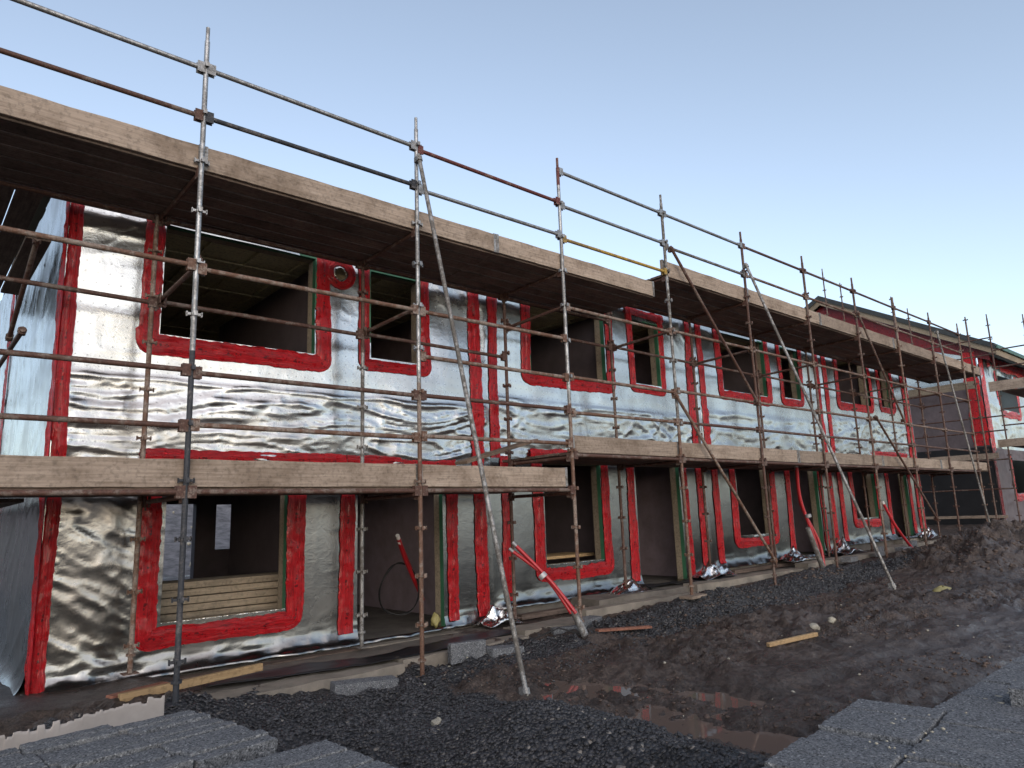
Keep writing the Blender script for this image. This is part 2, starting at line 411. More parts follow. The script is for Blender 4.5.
# loose stones and clods
def stone_mesh(name, pts, sizes, mat, seed):
    rs = np.random.RandomState(seed)
    t = (1+5**.5)/2
    ic = np.array([(-1, t, 0), (1, t, 0), (-1, -t, 0), (1, -t, 0), (0, -1, t), (0, 1, t), (0, -1, -t), (0, 1, -t), (t, 0, -1), (t, 0, 1), (-t, 0, -1), (-t, 0, 1)], float)/1.9
    fc = np.array([(0, 11, 5), (0, 5, 1), (0, 1, 7), (0, 7, 10), (0, 10, 11), (1, 5, 9), (5, 11, 4), (11, 10, 2), (10, 7, 6), (7, 1, 8), (3, 9, 4), (3, 4, 2), (3, 2, 6), (3, 6, 8), (3, 8, 9), (4, 9, 5), (2, 4, 11), (6, 2, 10), (8, 6, 7), (9, 8, 1)])
    N = len(pts); V = ic[None]*(1+rs.uniform(-.5, .5, (N, 12, 3)))
    V = V*(sizes[:, None, None]*rs.uniform(.6, 1.3, (N, 1, 3)))
    V[:, :, 2] *= .7; V = V+pts[:, None, :]
    F = fc[None]+(np.arange(N)*12)[:, None, None]
    V = V.reshape(-1, 3); F = F.reshape(-1, 3)
    me = bpy.data.meshes.new(name); me.vertices.add(len(V)); me.vertices.foreach_set('co', V.astype(np.float32).ravel())
    me.loops.add(F.size); me.loops.foreach_set('vertex_index', F.ravel().astype(np.int32))
    me.polygons.add(len(F)); me.polygons.foreach_set('loop_start', np.arange(0, F.size, 3, dtype=np.int32))
    me.materials.append(MATS[mat]); me.update(); me.validate(); return link(name, me)
rs = np.random.RandomState(3)
def scat(n, x0, x1, y0, y1, smin, smax, keep=None):
    x = rs.uniform(x0, x1, n); y = rs.uniform(y0, y1, n)
    if keep is not None: k = keep(x, y); x, y = x[k], y[k]
    s = smin+(smax-smin)*rs.rand(len(x))**3
    return np.stack([x, y, ground_h(x, y)+s*.15], -1), s
p1, s1 = scat(16000, 1.9, 4.6, 1.9, 6.2, .006, .022, lambda x, y: (x+.4*vnoise(x*2, y*2) < 4.15))
p2, s2 = scat(9000, 6.8, 16, 5.6, 7.1, .008, .028, lambda x, y: vnoise(x, y*2, 4) > -.5)
p3, s3 = scat(2500, 2.4, 7.4, 5.4, 6.9, .006, .02)
tag(stone_mesh('gravel', np.concatenate([p1, p2, p3]), np.concatenate([s1, s2, s3]), 'gravel_stone', 5), 'loose black crushed stone heaped on the mud', 'gravel', kind='stuff')
p1, s1 = scat(11000, 4.3, 13.5, 1.9, 6.4, .004, .024, lambda x, y: fbm(x*.8, y*.8, 2, 7) > 0.05)
p2, s2 = scat(9000, 12.3, 24, 2.2, 6.8, .005, .042, lambda x, y: (ground_h(x, y, False)-.022*(x-4.5)) > .12)
tag(stone_mesh('earth_clods', np.concatenate([p1, p2]), np.concatenate([s1, s2]), 'clod_earth', 6), 'crumbly brown earth clods on the mud and spoil mound', 'earth', kind='stuff')
p1, s1 = scat(130, 2.4, 11, 2.2, 6.8, .006, .022)
tag(stone_mesh('pale_pebbles', p1, s1, 'stone_pale', 8), 'small pale stone chips strewn over the mud', 'stones', kind='stuff')

# ------------------------------------------------------------------ foil-wrapped houses
def coords(a, b, brk, step):
    pts = sorted({round(v, 4) for v in [a, b]+[k for k in brk if a < k < b]}); out = [pts[0]]
    for p, q in zip(pts[:-1], pts[1:]):
        n = max(1, int(math.ceil((q-p)/step))); out += [p+(q-p)*i/n for i in range(1, n+1)]
    return np.array(out)
def foil_wall(parent, name, x0, x1, z0, z1, holes, disp, mat, step, y=YW, axis_='x', rnd_holes=()):
    xs = coords(x0, x1, [h[0] for h in holes]+[h[1] for h in holes], step)
    zs = coords(z0, z1, [h[2] for h in holes]+[h[3] for h in holes], step)
    X, Z = np.meshgrid(xs, zs, indexing='ij'); d = disp(X, Z)
    xc = (xs[:-1]+xs[1:])/2; zc = (zs[:-1]+zs[1:])/2; XC, ZC = np.meshgrid(xc, zc, indexing='ij')
    mask = np.ones(XC.shape, bool)
    for (a, b_, c, e) in holes: mask &= ~((XC > a) & (XC < b_) & (ZC > c) & (ZC < e))
    for (cx, cz, r) in rnd_holes: mask &= (np.hypot(XC-cx, ZC-cz) > r)
    if axis_ == 'x': P = np.stack([X, y-d, Z], -1)
    else: P = np.stack([y-d, X, Z], -1)
    me, _ = grid_mesh(name, P, mat, mask, off=wloc(parent)); return link(name, me, parent)

def tape(parent, pts, w, seed, y=YW-.012, mat='tape_red', amp=.0125, name='sealing_tape', closed=False, plane='x', step=.03, df=None):
    """crumpled strip along a polyline in the wall plane; pts are (x,z) at the strip's centre line"""
    w = w*.88; pts = [np.array(p, float) for p in pts]
    if closed: pts.append(pts[0])
    L = [0.]
    for a, b_ in zip(pts[:-1], pts[1:]): L.append(L[-1]+np.linalg.norm(b_-a))
    n = max(3, int(L[-1]/step)); s = np.linspace(0, L[-1], n)
    cx = np.interp(s, L, [p[0] for p in pts]); cz = np.interp(s, L, [p[1] for p in pts])
    k = 5                                              # soften the corners
    if len(pts) > 2 and not closed:
        ker = np.ones(k)/k; pad = lambda a: np.convolve(np.pad(a, k//2, mode='edge'), ker, 'valid')
        cx, cz = pad(cx), pad(cz)
    tx, tz = np.gradient(cx), np.gradient(cz); l = np.hypot(tx, tz)+1e-9; nx, nz = -tz/l, tx/l
    m = 11; u = np.linspace(-1, 1, m)
    el = .97+.07*fbm(s*3.1, s*0+seed, 2, seed)+.085*vnoise(s*24, s*0, seed+1)+.16*vnoise(np.floor(s/.75+seed*.37)+.5, s*0+.5, seed+3); er = .97+.07*fbm(s*3.3, s*0+seed+9, 2, seed+4)+.085*vnoise(s*27, s*0, seed+2)+.16*vnoise(np.floor(s/.9+seed*.53)+.5, s*0+.5, seed+7)
    W = np.where(u[None] < 0, el[:, None], er[:, None])*u[None]*w/2
    X = cx[:, None]+nx[:, None]*W; Z = cz[:, None]+nz[:, None]*W
    S = np.repeat(s[:, None], m, 1)
    d = .006+amp*(.9*ridge(X*4.+seed, Z*3., 3, seed)+.55*np.abs(vnoise(X*15, Z*15, seed+3)))*.6
    d = d+amp*.9*np.exp(-((u[None]-.18)/.16)**2)*(1+.5*vnoise(S*5, S*0, seed))
    d = d+amp*.8*ridge(S*1.6, u[None]*2.6+S*.3, 3, seed+11)
    d = np.clip(d, .003, .08); d = d*(1-.85*np.abs(u[None])**6)
    if df is not None: d = d+df(X, Z)
    P = np.stack([X, y-d, Z], -1) if plane == 'x' else np.stack([y-d, X, Z], -1)
    uv = np.stack([S, np.repeat((u[None]+1)/2, n, 0)], -1)
    P = P[:, ::-1]; uv = uv[:, ::-1]
    me, _ = grid_mesh(name, P, mat, off=wloc(parent), uv=uv)
    return link(name, me, parent)

def lining(parent, x0, x1, z0, z1, name, sill='timber_frame', door=False):
    """timber lining of an opening with a green seal strip along its outer edge"""
    ya, yb, yc = YW+.004, YW+.085, YW+.21; t = .03
    m = MB(); m.box(x0-t, x0, yb, yc, z0, z1); m.box(x1, x1+t, yb, yc, z0, z1)
    m.box(x0-t, x1+t, yb, yc, z1, z1+t)
    if not door: m.box(x0-t, x1+t, yb, yc, z0-t, z0)
    f = m.build(name, 'timber_frame', parent)
    g = MB(); g.box(x0-t, x0, ya, yb-.002, z0, z1); g.box(x1, x1+t, ya, yb-.002, z0, z1); g.box(x0-t, x1+t, ya, yb-.002, z1, z1+t)
    g.build('green_seal_strip', 'green_seal', f)
    if not door:
        g = MB(); g.box(x0-t, x1+t, ya, yb-.002, z0-t, z0+.004); g.build('foil_sill', 'foil_scrap', f)
    # raw stud edges of the wall panel behind the lining
    return f

DEEP = 14.5
houses = []
labels_h = ['foil wrapped timber frame house nearest the camera, with the foil side wall',
            'foil wrapped timber frame house second from the left, behind the red leaning ducts',
            'foil wrapped timber frame house third from the left, behind the long grey leaning tube',
            'foil wrapped timber frame house at the right end of the terrace']
for k in range(4):
    x0, x1, oz = HX[k], HX[k+1], HZ[k]; H = thing('timber_frame_house', (x0, YW, .1+oz), labels_h[k], 'house', 'foil wrapped terrace houses'); houses.append(H)
    zf = .14+oz*.8; zs = 2.28+oz; zt = 5.34+oz; st = .028 if k == 0 else (.035 if k == 1 else .05)
    xa = x0+(.0 if k else 0); xb = x1
    W1 = (x0+1.09, x0+2.43, .63+oz, 2.20+oz); D1 = (x0+3.36, x0+4.68, zf+.02, 2.24+oz)
    W2 = (x0+.93, x0+2.74, 3.69+oz, 4.96+oz); W3 = (x0+3.55, x0+4.33, 3.74+oz, 4.96+oz)
    def dgf(X, Z, x0=x0, oz=oz, k=k, zf=zf):
        u = X-x0
        base = .006*fbm(X*.9, Z*.6, 2, 3+k)+.0012*crease(X*3, Z*2, 3, 5+k)
        dg = (X*.62+Z*.95)                                   # diagonal drag folds near the open corner
        loose = (1-sm(.72, 1.15, u))*(1 if k == 0 else .0)
        wp = .35*vnoise(X*1.7, Z*1.7, 31)
        base = base+loose*(.013*crease(dg*3.8+wp, (X-Z)*.7, 3, 2, 3.)+.007*crease(dg*7.4-wp, (X-Z)*1.7+wp, 3, 14, 4.)+.012*fbm(X*1.2, Z*1.2, 2, 6))
        cr = np.exp(-((u-.95)/.12)**2)*(1 if k == 0 else 0)
        base = base+cr*.010*crease(X*1.5-Z*.8, Z*5+X*3, 3, 19, 3.)
        tail = np.exp(-np.clip(Z-zf, 0, 9)/.055)
        base = base+tail*(.085+.04*vnoise(X*2.2, X*0, 7+k)+.02*vnoise(X*9, X*0, 8))
        hang = sm(.30, .0, Z-zf)
        return base+.012*hang*ridge(X*2.5, Z*16, 3, 12+k)
    def calm(f, x0=x0, x1=x1, k=k):
        def g(X, Z):
            e = sm(-.01, .14, X-x0)*sm(-.01, .14, x1-X); return f(X, Z)*e+.012*(1-e)
        return g
    dgf = calm(dgf)
    holes = [W1, D1]
    foil_wall(H, 'ground_floor_wall', xa, xb, zf-.02, zs, holes, dgf, 'foil_shaded', st)
    def dff(X, Z, x0=x0, oz=oz, k=k):
        z = Z-oz; u = X-x0
        base = .030*fbm(X*.7, Z*.6, 2, 23+k)+.0022*crease(X*2.2, Z*2.6, 3, 25+k)
        band = sm(3.30, 3.05, z)                             # loose overlap lapping the floor zone
        wz = .9*vnoise(X*.8, Z*1.2, 5); sg = sm(-.35, .35, vnoise(X*.6, Z*.5, 45))
        base = base+band*(.022*crease(X*.42+.4*wz, Z*4.0+wz, 3, 31+k, 3.)+.012*crease(X*.9+Z*1.4, Z*6.5-X*.6+wz, 3, 36+k, 4.)+sg*.018*crease(X*1.5-Z*2.2, Z*3.2+X*1.1, 3, 47+k, 3.5)+.004*crease(X*3, Z*12, 2, 33+k, 3.))
        lip = np.exp(-((z-3.17-.02*vnoise(X*3, X*0, 4))/.022)**2)
        base = base+.014*lip
        top = sm(4.3, 5.0, z)*(1-sm(.75, 1.2, u))*(1 if k == 0 else .5)
        base = base+top*(.030*crease((X*.35+Z)*1.6-.5*X, (X-Z)*1.0, 3, 41, 3.))
        right = sm(4.4, 5.0, z)*sm(4.5, 4.8, u)
        return base+right*.016*crease((X+Z)*2.0, (X-Z)*.9, 3, 43+k, 3.)
    dff = calm(dff)
    ph = [(x0+3.10, 4.83+oz, .085)] if k == 0 else []
    foil_wall(H, 'upper_wall', xa, xb, zs, zt, [W2, W3], dff, 'foil_smooth', st if k else .022, rnd_holes=ph)
    # backing panel of the timber frame just behind the foil
    bk = MB()
    def panel(a, b_, c, e): bk.box(a, b_, YW+.10, YW+.24, c, e)
    for (lo, hi, hs) in ((zf-.02, zs, [W1, D1]), (zs, zt, [W2, W3])):
        cur = x0+.03
        for h in hs:
            panel(cur, h[0]-.035, lo, hi); panel(h[0]-.035, h[1]+.035, h[3]+.035, hi)
            if h[2]-.035 > lo+.02: panel(h[0]-.035, h[1]+.035, lo, h[2]-.035)
            cur = h[1]+.035
        panel(cur, x1-.03, lo, hi)
    if k == 0: pass
    bk.build('timber_panel', 'osb_sheet', H)
    lining(H, *W1, 'window_frame'); lining(H, *D1, 'door_frame', door=True)
    lining(H, *W2, 'window_frame'); lining(H, *W3, 'window_frame')
    # red sealing tape
    sd = 10*k
    T = lambda pts, w, s_, **kw: tape(H, pts, w, sd+s_, df=(dgf if s_ <= 7 else dff), **kw)
    stp = .03 if k < 2 else .05
    a, b_, c, e = W1; T([(a-.15, e+.02), (a-.15, c-.14), (b_+.11, c-.14), (b_+.11, e+.12)], .24, 1, step=stp)
    T([(a-.3, e+.14), (b_+.2, e+.15), (x0+3.2, e+.14)], .20, 2, step=stp)
    T([(x0+3.22, 2.26+oz), (x0+3.20, zf+.12)], .23, 3, step=stp)
    T([(x0+4.83, 2.28+oz), (x0+4.84, zf+.08)], .22, 4, step=stp)
    T([(x0+3.2, 2.36+oz), (x0+4.9, 2.35+oz)], .17, 5, step=stp)
    T([(x0+5.33, zs+.02), (x0+5.36, zf+.08)], .25, 6, step=stp)
    if k: T([(x0+.30, zs+.02), (x0+.30, zf+.08)], .24, 7, step=stp)
    a, b_, c, e = W2; T([(a-.12, 5.26+oz), (a-.12, c-.12), (b_+.12, c-.12), (b_+.12, 5.2+oz)], .235, 8, step=stp)
    T([(a-.2, 5.10+oz), (b_+.2, 5.12+oz)], .17, 9, step=stp)
    a, b_, c, e = W3; T([(a-.10, 5.2+oz), (a-.10, c-.10), (b_+.10, c-.10), (b_+.10, 5.2+oz)], .19, 10, step=stp)
    T([(a-.2, 5.13+oz), (b_+.2, 5.11+oz)], .17, 11, step=stp)
    T([(x0+5.32, 5.3+oz), (x0+5.30, zs-.01)], .235, 12, step=stp)
    if k: T([(x0+.12, 5.3+oz), (x0+.12, zs-.01)], .22, 13, step=stp)
    if k == 0:
        T([(x0+.07, zt), (x0+.05, 3.1), (x0+.07, 2.2), (x0+.04, zf-.02)], .15, 14)
        ring = [(x0+3.10+.16*math.cos(t), 4.83+.16*math.sin(t)) for t in np.linspace(0, 2*math.pi, 28)[:-1]]
        T(ring, .12, 15, closed=True, amp=.02, name='vent_seal')
        m = MB(); m.tube((x0+3.10, YW+.0, 4.83), (x0+3.10, YW+.16, 4.83), .085, 16, cap=False); m.build('vent_duct', 'foil_scrap', H)
    # inside: floor slab, upper floor, ceilings, back and party walls
    m = MB(); m.box(x0+.03, x1-.03, YW+.02, DEEP, zf-.30, zf-.03); m.build('floor_slab', 'concrete_dark', H)
    m = MB(); m.box(D1[0]-.1, D1[1]+.1, YW-.20, YW+.018, zf-.24, zf-.045); m.build('door_step', 'concrete', H)
    m = MB(); m.box(x0+.03, x1-.03, YW+.28, DEEP-.02, 2.42+oz, 2.66+oz); m.build('upper_floor', 'timber_dirty', H)
    m = MB(); m.box(x0+.03, x1-.03, YW+.28, DEEP-.02, 5.06+oz, 5.10+oz, 0)
    for j in range(9):
        xx = x0+.35+j*.6
        if xx < x1-.1: m.box(xx, xx+.045, YW+.29, DEEP-.04, 5.02+oz, 5.058+oz)
    for j in range(5): m.box(x0+.04, x1-.04, YW+.9+j*1.2, YW+.93+j*1.2, 5.00+oz, 5.018+oz)
    m.build('ceiling', 'ceiling_board', H)
    m = MB(); xs_ = x1-.16
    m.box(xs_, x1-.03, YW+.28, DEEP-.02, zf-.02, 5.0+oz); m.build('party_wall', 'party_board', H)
    m = MB()
    if k == 0:
        b1 = (3.85, 4.50, .3, 2.04); b2 = (4.88, 5.30, 1.15, 2.02)
        m.box(x0+.03, b1[0], DEEP, DEEP+.2, -.1, 5.4); m.box(b1[0], b1[1], DEEP, DEEP+.2, b1[3], 5.4); m.box(b1[0], b1[1], DEEP, DEEP+.2, -.1, b1[2])
        m.box(b1[1], b2[0], DEEP, DEEP+.2, -.1, 5.4); m.box(b2[0], b2[1], DEEP, DEEP+.2, b2[3], 5.4); m.box(b2[0], b2[1], DEEP, DEEP+.2, -.1, b2[2])
        m.box(b2[1], x1, DEEP, DEEP+.2, -.1, 5.4)
    else: m.box(x0, x1, DEEP, DEEP+.2, -.1, 5.4+oz)
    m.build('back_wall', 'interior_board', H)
    # inner partition with a doorway
    m = MB(); yy = 11.6+.2*k
    m.box(x0+3.0, x0+3.12, YW+.3, yy, zf-.02, 2.41+oz); m.box(x0+2.9, x0+3.0, YW+.3, yy+.6, 2.67+oz, 4.99+oz)
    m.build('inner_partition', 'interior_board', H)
    # unseen low roof, added so no light enters the rooms from above
    m = MB(); ya, yb = YW-.12, DEEP+.3; ym = (ya+yb)/2; z0 = zt+.02
    vs = []
    for xx in (x0+.002, x1-.002):
        vs += [(xx, ya, z0), (xx, ym, z0+1.05), (xx, yb, z0), (xx, yb, z0+.12), (xx, ym, z0+1.17), (xx, ya, z0+.12)]
    m.add(vs, [(0, 1, 2, 3, 4, 5), (11, 10, 9, 8, 7, 6), (0, 6, 7, 1), (1, 7, 8, 2), (2, 8, 9, 3), (3, 9, 10, 4), (4, 10, 11, 5), (5, 11, 6, 0)])
    m.build('roof', 'roof_membrane', H)
# left side wall of the first house
H = houses[0]
def dside(Y, Z):
    lo = .016*fbm(Y*.6, Z*.4, 2, 51)+.006*crease(Y*4+.8*Z, Z*.5, 3, 52, 3.)+.010*crease(Y*1.5+Z*1.8, Z*.7, 3, 54, 4.)
    tail = np.exp(-np.clip(Z-.1, 0, 9)/.1); return lo+tail*(.16+.05*vnoise(Y*2, Y*0, 7))
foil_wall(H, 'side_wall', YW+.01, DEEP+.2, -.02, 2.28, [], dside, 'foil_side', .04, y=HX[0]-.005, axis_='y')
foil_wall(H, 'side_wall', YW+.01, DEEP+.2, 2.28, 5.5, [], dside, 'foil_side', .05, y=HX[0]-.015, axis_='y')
m = MB(); m.box(HX[0]+.03, HX[0]+.2, YW+.25, DEEP, -.1, 5.3); m.build('side_panel', 'interior_board', H)
tape(H, [(12.2, 5.45), (12.2, 0.0)], .26, 61, y=HX[0]-.035, plane='y')
tape(H, [(YW-.005, 5.34), (YW-.005, .05)], .17, 62, y=HX[0]-.012, plane='y')
m = MB(); m.box(HX[0]-.02, HX[0]+1.0, YW-.02, YW+.3, -.12, .13); m.build('plinth', 'concrete_dark', H)
# torn black membrane corner
m = MB(); m.add([(1.06, YW-.03, .16), (1.13, YW-.10, .13), (1.10, YW-.12, -.04), (1.03, YW-.02, .0)], [(0, 1, 2, 3)]); m.build('membrane_flap', 'black_membrane', H)
# end wall of the last house
m = MB(); m.box(HX[4]-.02, HX[4]+.02, YW+.3, DEEP, .3, 5.8); m.build('end_wall', 'membrane_dark_reflection', houses[3])
tape(houses[3], [(HX[4]-.12, 5.9), (HX[4]-.12, .6)], .2, 71, step=.05)

# sole plates, black damp membrane and kerb in front of the walls
def wood_board(name, c, L, w, t, mat, label, cat, group=None, rz=0, ry=0, rx=0):
    m = MB(); n = 6
    for i in range(1): m.box(-L/2, L/2, -w/2, w/2, -t/2, t/2)
    me = m.mesh(name, mat)
    o = link(name, me, None, c); o.rotation_euler = (rx, ry, rz)
    bv = o.modifiers.new('b', 'BEVEL'); bv.width = min(.004, t*.2); bv.segments = 1
    return tag(o, label, cat, group)
for i, (xa, xb, zz) in enumerate([(2.25, 4.42, .115), (7.0, 9.9, .20), (12.6, 15.5, .40)]):
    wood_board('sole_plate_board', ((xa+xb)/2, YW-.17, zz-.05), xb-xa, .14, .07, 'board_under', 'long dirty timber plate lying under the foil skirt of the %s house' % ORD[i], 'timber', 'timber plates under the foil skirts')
def rough_slab(name, x0, x1, y0, y1, z0, z1, mat, label, cat, group=None, seed=0, kind=None, wob=.02):
    nx, ny = max(3, int((x1-x0)/.12)), max(3, int((y1-y0)/.06))
    xs = np.concatenate([[x0], np.linspace(x0+.008, x1-.008, nx), [x1]]); ys = np.concatenate([[y0], np.linspace(y0+.008, y1-.008, ny), [y1]]); X, Y = np.meshgrid(xs, ys, indexing='ij')
    Z = z1+.008*fbm(X*4, Y*4, 3, seed)
    e = np.minimum(np.minimum(X-x0, x1-X), np.minimum(Y-y0, y1-Y)); Z = np.where(e < 1e-6, z0, Z)
    Y = Y+wob*vnoise(X*2.2, X*0, seed+1)+wob*.6*vnoise(X*9, X*0, seed+2)
    me, _ = grid_mesh(name, np.stack([X, Y, Z], -1), mat, off=(x0, y0, z0))
    me.set_sharp_from_angle(angle=R(35)); o = link(name, me, None, (x0, y0, z0)); return tag(o, label, cat, group, kind)
for i, (xa, xb, ya, yb, zb, zz) in enumerate([(1.75, 4.3, 6.74, 7.08, -.05, .085), (4.33, 6.2, 6.86, 7.14, -.05, .105), (6.25, 7.65, 7.0, 7.45, -.05, .15), (7.7, 10.4, 7.28, 7.55, 0, .22), (10.45, 14.2, 7.3, 7.6, .1, .33), (14.25, 18.2, 7.25, 7.55, .1, .42), (18.3, 23.6, 7.3, 7.6, .2, .5)]):
    rough_slab('kerb', xa, xb, ya, yb, zb, zz, 'concrete', 'pale mud stained concrete kerb strip, %s length from the left' % ORD[i], 'kerb', None, 20+i, 'structure')
rough_slab('footpath', 1.9, 8.2, 7.1, 8.12, -.2, .085, 'concrete_dark', 'muddy concrete path between kerb and foil wall', 'path', None, 40, 'structure', 0)
rough_slab('footpath', 8.2, 23.6, 7.5, 8.12, -.2, .30, 'concrete_dark', 'muddy concrete path under the far houses', 'path', None, 41, 'structure', 0)
def sheet(name, x0, x1, y0, y1, zf_, mat, label, cat, seed, amp=.04, step=.05, group=None, thick=.004):
    xs = np.arange(x0, x1+step, step); vs_ = np.linspace(0, 1, max(6, int((max(abs(y1(x0)-y0(x0)), abs(y1(x1)-y0(x1)))) / step)+2))
    X, V = np.meshgrid(xs, vs_, indexing='ij'); Y0 = y0(X); Y1 = y1(X); Y = Y0+(Y1-Y0)*V
    Z = zf_(X, Y)+amp*(.5+.5*ridge(X*1.3, Y*2.6, 3, seed))*.6
    me, _ = grid_mesh(name, np.stack([X, Y, Z], -1), mat, off=(x0, float(y0(x0)), 0))
    o = link(name, me, None, (x0, float(y0(x0)), 0)); s_ = o.modifiers.new('s', 'SOLIDIFY'); s_.thickness = thick
    return tag(o, label, cat, group)
sheet('plastic_sheet', 2.4, 6.9, lambda x: 7.10+.18*np.sin(np.asarray(x)*1.1)+.0, lambda x: 7.42+.10*np.sin(np.asarray(x)*2.3+1), lambda X, Y: .10+0*X, 'black_membrane', 'black plastic damp sheet lying rumpled behind the concrete kerb', 'plastic sheet', 3, .05)
sheet('plastic_sheet', 9.7, 12.0, lambda x: 7.62+.1*np.sin(np.asarray(x)*2), lambda x: 8.0+0*np.asarray(x), lambda X, Y: .30+0*X, 'black_membrane', 'black plastic sheet heaped before the second doorway', 'plastic sheet', 5, .10)
sheet('plastic_sheet', 15.2, 18.2, lambda x: 7.62+.1*np.sin(np.asarray(x)*2), lambda x: 8.0+0*np.asarray(x), lambda X, Y: .36+0*X, 'black_membrane', 'black plastic sheet lying before the third doorway', 'plastic sheet', 6, .10)
for i, (x_, y_, z_, sx, sy, where) in enumerate([(11.75, 7.85, .33, .9, .45, 'beside the second doorway'), (17.1, 7.75, .45, .9, .5, 'beside the third doorway'), (6.55, 7.9, .12, .5, .35, 'below the party tapes of the first house'), (22.6, 7.8, .55, .7, .4, 'below the last doorway of the terrace'), (9.35, 7.85, .24, .8, .4, 'below the second house window corner'), (14.9, 7.85, .42, .8, .4, 'below the third house window corner')]):
    n = 26; xs = np.linspace(-1, 1, n); X, Y = np.meshgrid(xs, xs, indexing='ij'); rr = np.clip(1-np.hypot(X, Y)/1.25, 0, 1)
    Z = .05+.72*rr*(.5+.5*ridge(X*1.4+i, Y*1.4, 3, 60+i))*sy
    P = np.stack([x_+X*sx*.6, y_+Y*sy*.55, z_+Z-.04], -1); me, _ = grid_mesh('foil_scrap', P, 'foil_scrap', off=(x_, y_, z_))
    o = link('foil_scrap', me, None, (x_, y_, z_)); s_ = o.modifiers.new('s', 'SOLIDIFY'); s_.thickness = .003
    tag(o, 'crumpled silver foil offcut on the ground ' + where, 'foil scrap', 'foil offcuts by the walls')

# ------------------------------------------------------------------ scaffold
def collar_me(mat):
    m = MB(); m.tube((0, 0, -.014), (0, 0, .014), .031, 10)
    for dx, dy in ((1, 0), (-1, 0), (0, 1), (0, -1)):
        c = Vector((dx*.047, dy*.047, 0)); a = Vector((dx, dy, 0)); p = Vector((-dy, dx, 0))
        m.obox(c, a*.018, p*.017, Vector((0, 0, .011)))
        m.obox(c+a*.016, a*.005, p*.017, Vector((0, 0, .022)))
    return m.mesh('collar', mat)
COLLAR = {k: collar_me(k) for k in ('tube_galv', 'tube_rust', 'tube_rust_light', 'tube_dark', 'tube_red_brown', 'tube_galv_dull')}
def clamp_me(mat):
    m = MB()
    for s_ in (-1, 1): m.box(-.045, .03, s_*.022-.006, s_*.022+.006, -.055, .055)
    m.box(-.055, -.035, -.008, .008, -.085, .075)
    return m.mesh('end_clamp', mat)
CLAMP = {k: clamp_me(k) for k in ('tube_galv', 'tube_rust', 'tube_rust_light', 'tube_dark', 'tube_red_brown', 'tube_yellow', 'tube_galv_dull')}
def standard(x, y, z0, z1, segs, label, group, colls=None, base='plate', lean=0.):
    o = thing('scaffold_standard', (x, y, z0), label, 'scaffold post', group)
    for (a, b_, mat) in segs:
        a_, b2 = max(a, z0), min(b_, z1); m = MB(); r = .0245
        m.tube((x, y, a_), (x, y, b2), r, 12)
        if b2 == z1: m.v = []; m.f = []; m.mi = []; m.tube((x, y, a_), (x, y, b2-.15), r, 12); m.tube((x, y, b2-.15), (x, y, b2), .019, 10)
        m.build('tube', mat, o, smooth=40)
    for zc in (colls if colls is not None else np.arange(.5, z1+.01, .5)):
        mat = [s_[2] for s_ in segs if s_[0] <= zc <= s_[1]+.01]
        if zc < z0+.2 or not mat: continue
        c = link('collar', COLLAR[mat[0]], o, (0, 0, zc-z0)); c.rotation_euler = (0, 0, rnd.uniform(-.12, .12))
    if base == 'plate':
        m = MB(); m.box(x-.07, x+.07, y-.07, y+.07, z0-.008, z0); m.tube((x, y, z0), (x, y, z0+.22), .018, 8); m.tube((x, y, z0+.15), (x, y, z0+.175), .045, 8)
        m.build('base_jack', segs[0][2], o)
    return o
OUT = {2: (.18, 6.43, [(0, 3.16, 'tube_dark'), (3.16, 9, 'tube_galv')]), 3: (-.02, 6.36, [(-1, 3.1, 'tube_rust_light'), (3.1, 9, 'tube_galv')]),
       4: (.02, 6.62, [(-1, 3.05, 'tube_rust_light'), (3.05, 6.2, 'tube_galv'), (6.2, 9, 'tube_red_brown')]),
       5: (.30, 6.75, [(-1, 2.9, 'tube_rust_light'), (2.9, 9, 'tube_galv_dull')]), 6: (.20, 6.7, [(-1, 9, 'tube_rust')]), 7: (.35, 6.75, [(-1, 9, 'tube_rust')]),
       8: (.40, 6.75, [(-1, 3.2, 'tube_rust_light'), (3.2, 9, 'tube_rust')]), 9: (.46, 6.7, [(-1, 9, 'tube_rust_light')]), 10: (.5, 6.7, [(-1, 3.6, 'tube_rust'), (3.6, 9, 'tube_rust')]), 11: (.55, 6.75, [(-1, 9, 'tube_rust_light')])}
olook = {2: 'outer post with silver top and black painted foot, leftmost in view', 3: 'outer post, silver top and rusty foot, before the first doorway',
         4: 'outer post with reddish tip and silver middle beside the red leaning ducts', 5: 'dull grey outer post where the upper deck steps up', 6: 'rusty outer post holding the rusty diagonal tubes, right of the deck step',
         7: 'rusty outer post next to the top of the long grey leaning tube', 8: 'pale rusty outer post, seventh from the left', 9: 'pale rusty outer post, eighth from the left', 10: 'rusty outer post, ninth from the left, beside the dark gap', 11: 'rusty outer post, tenth from the left, at the end of the long decks'}
for i in range(2, 12):
    z0, z1, segs = OUT[i]
    off = .0 if i < 4 else -.08
    z0 = gh(BAY[i], YO)+.012 if i not in (2, 3) else z0
    standard(BAY[i], YO, z0, z1, segs, 'scaffold ' + olook[i], 'outer scaffold posts', colls=[c+off for c in np.arange(.5, z1-.2, .5)])
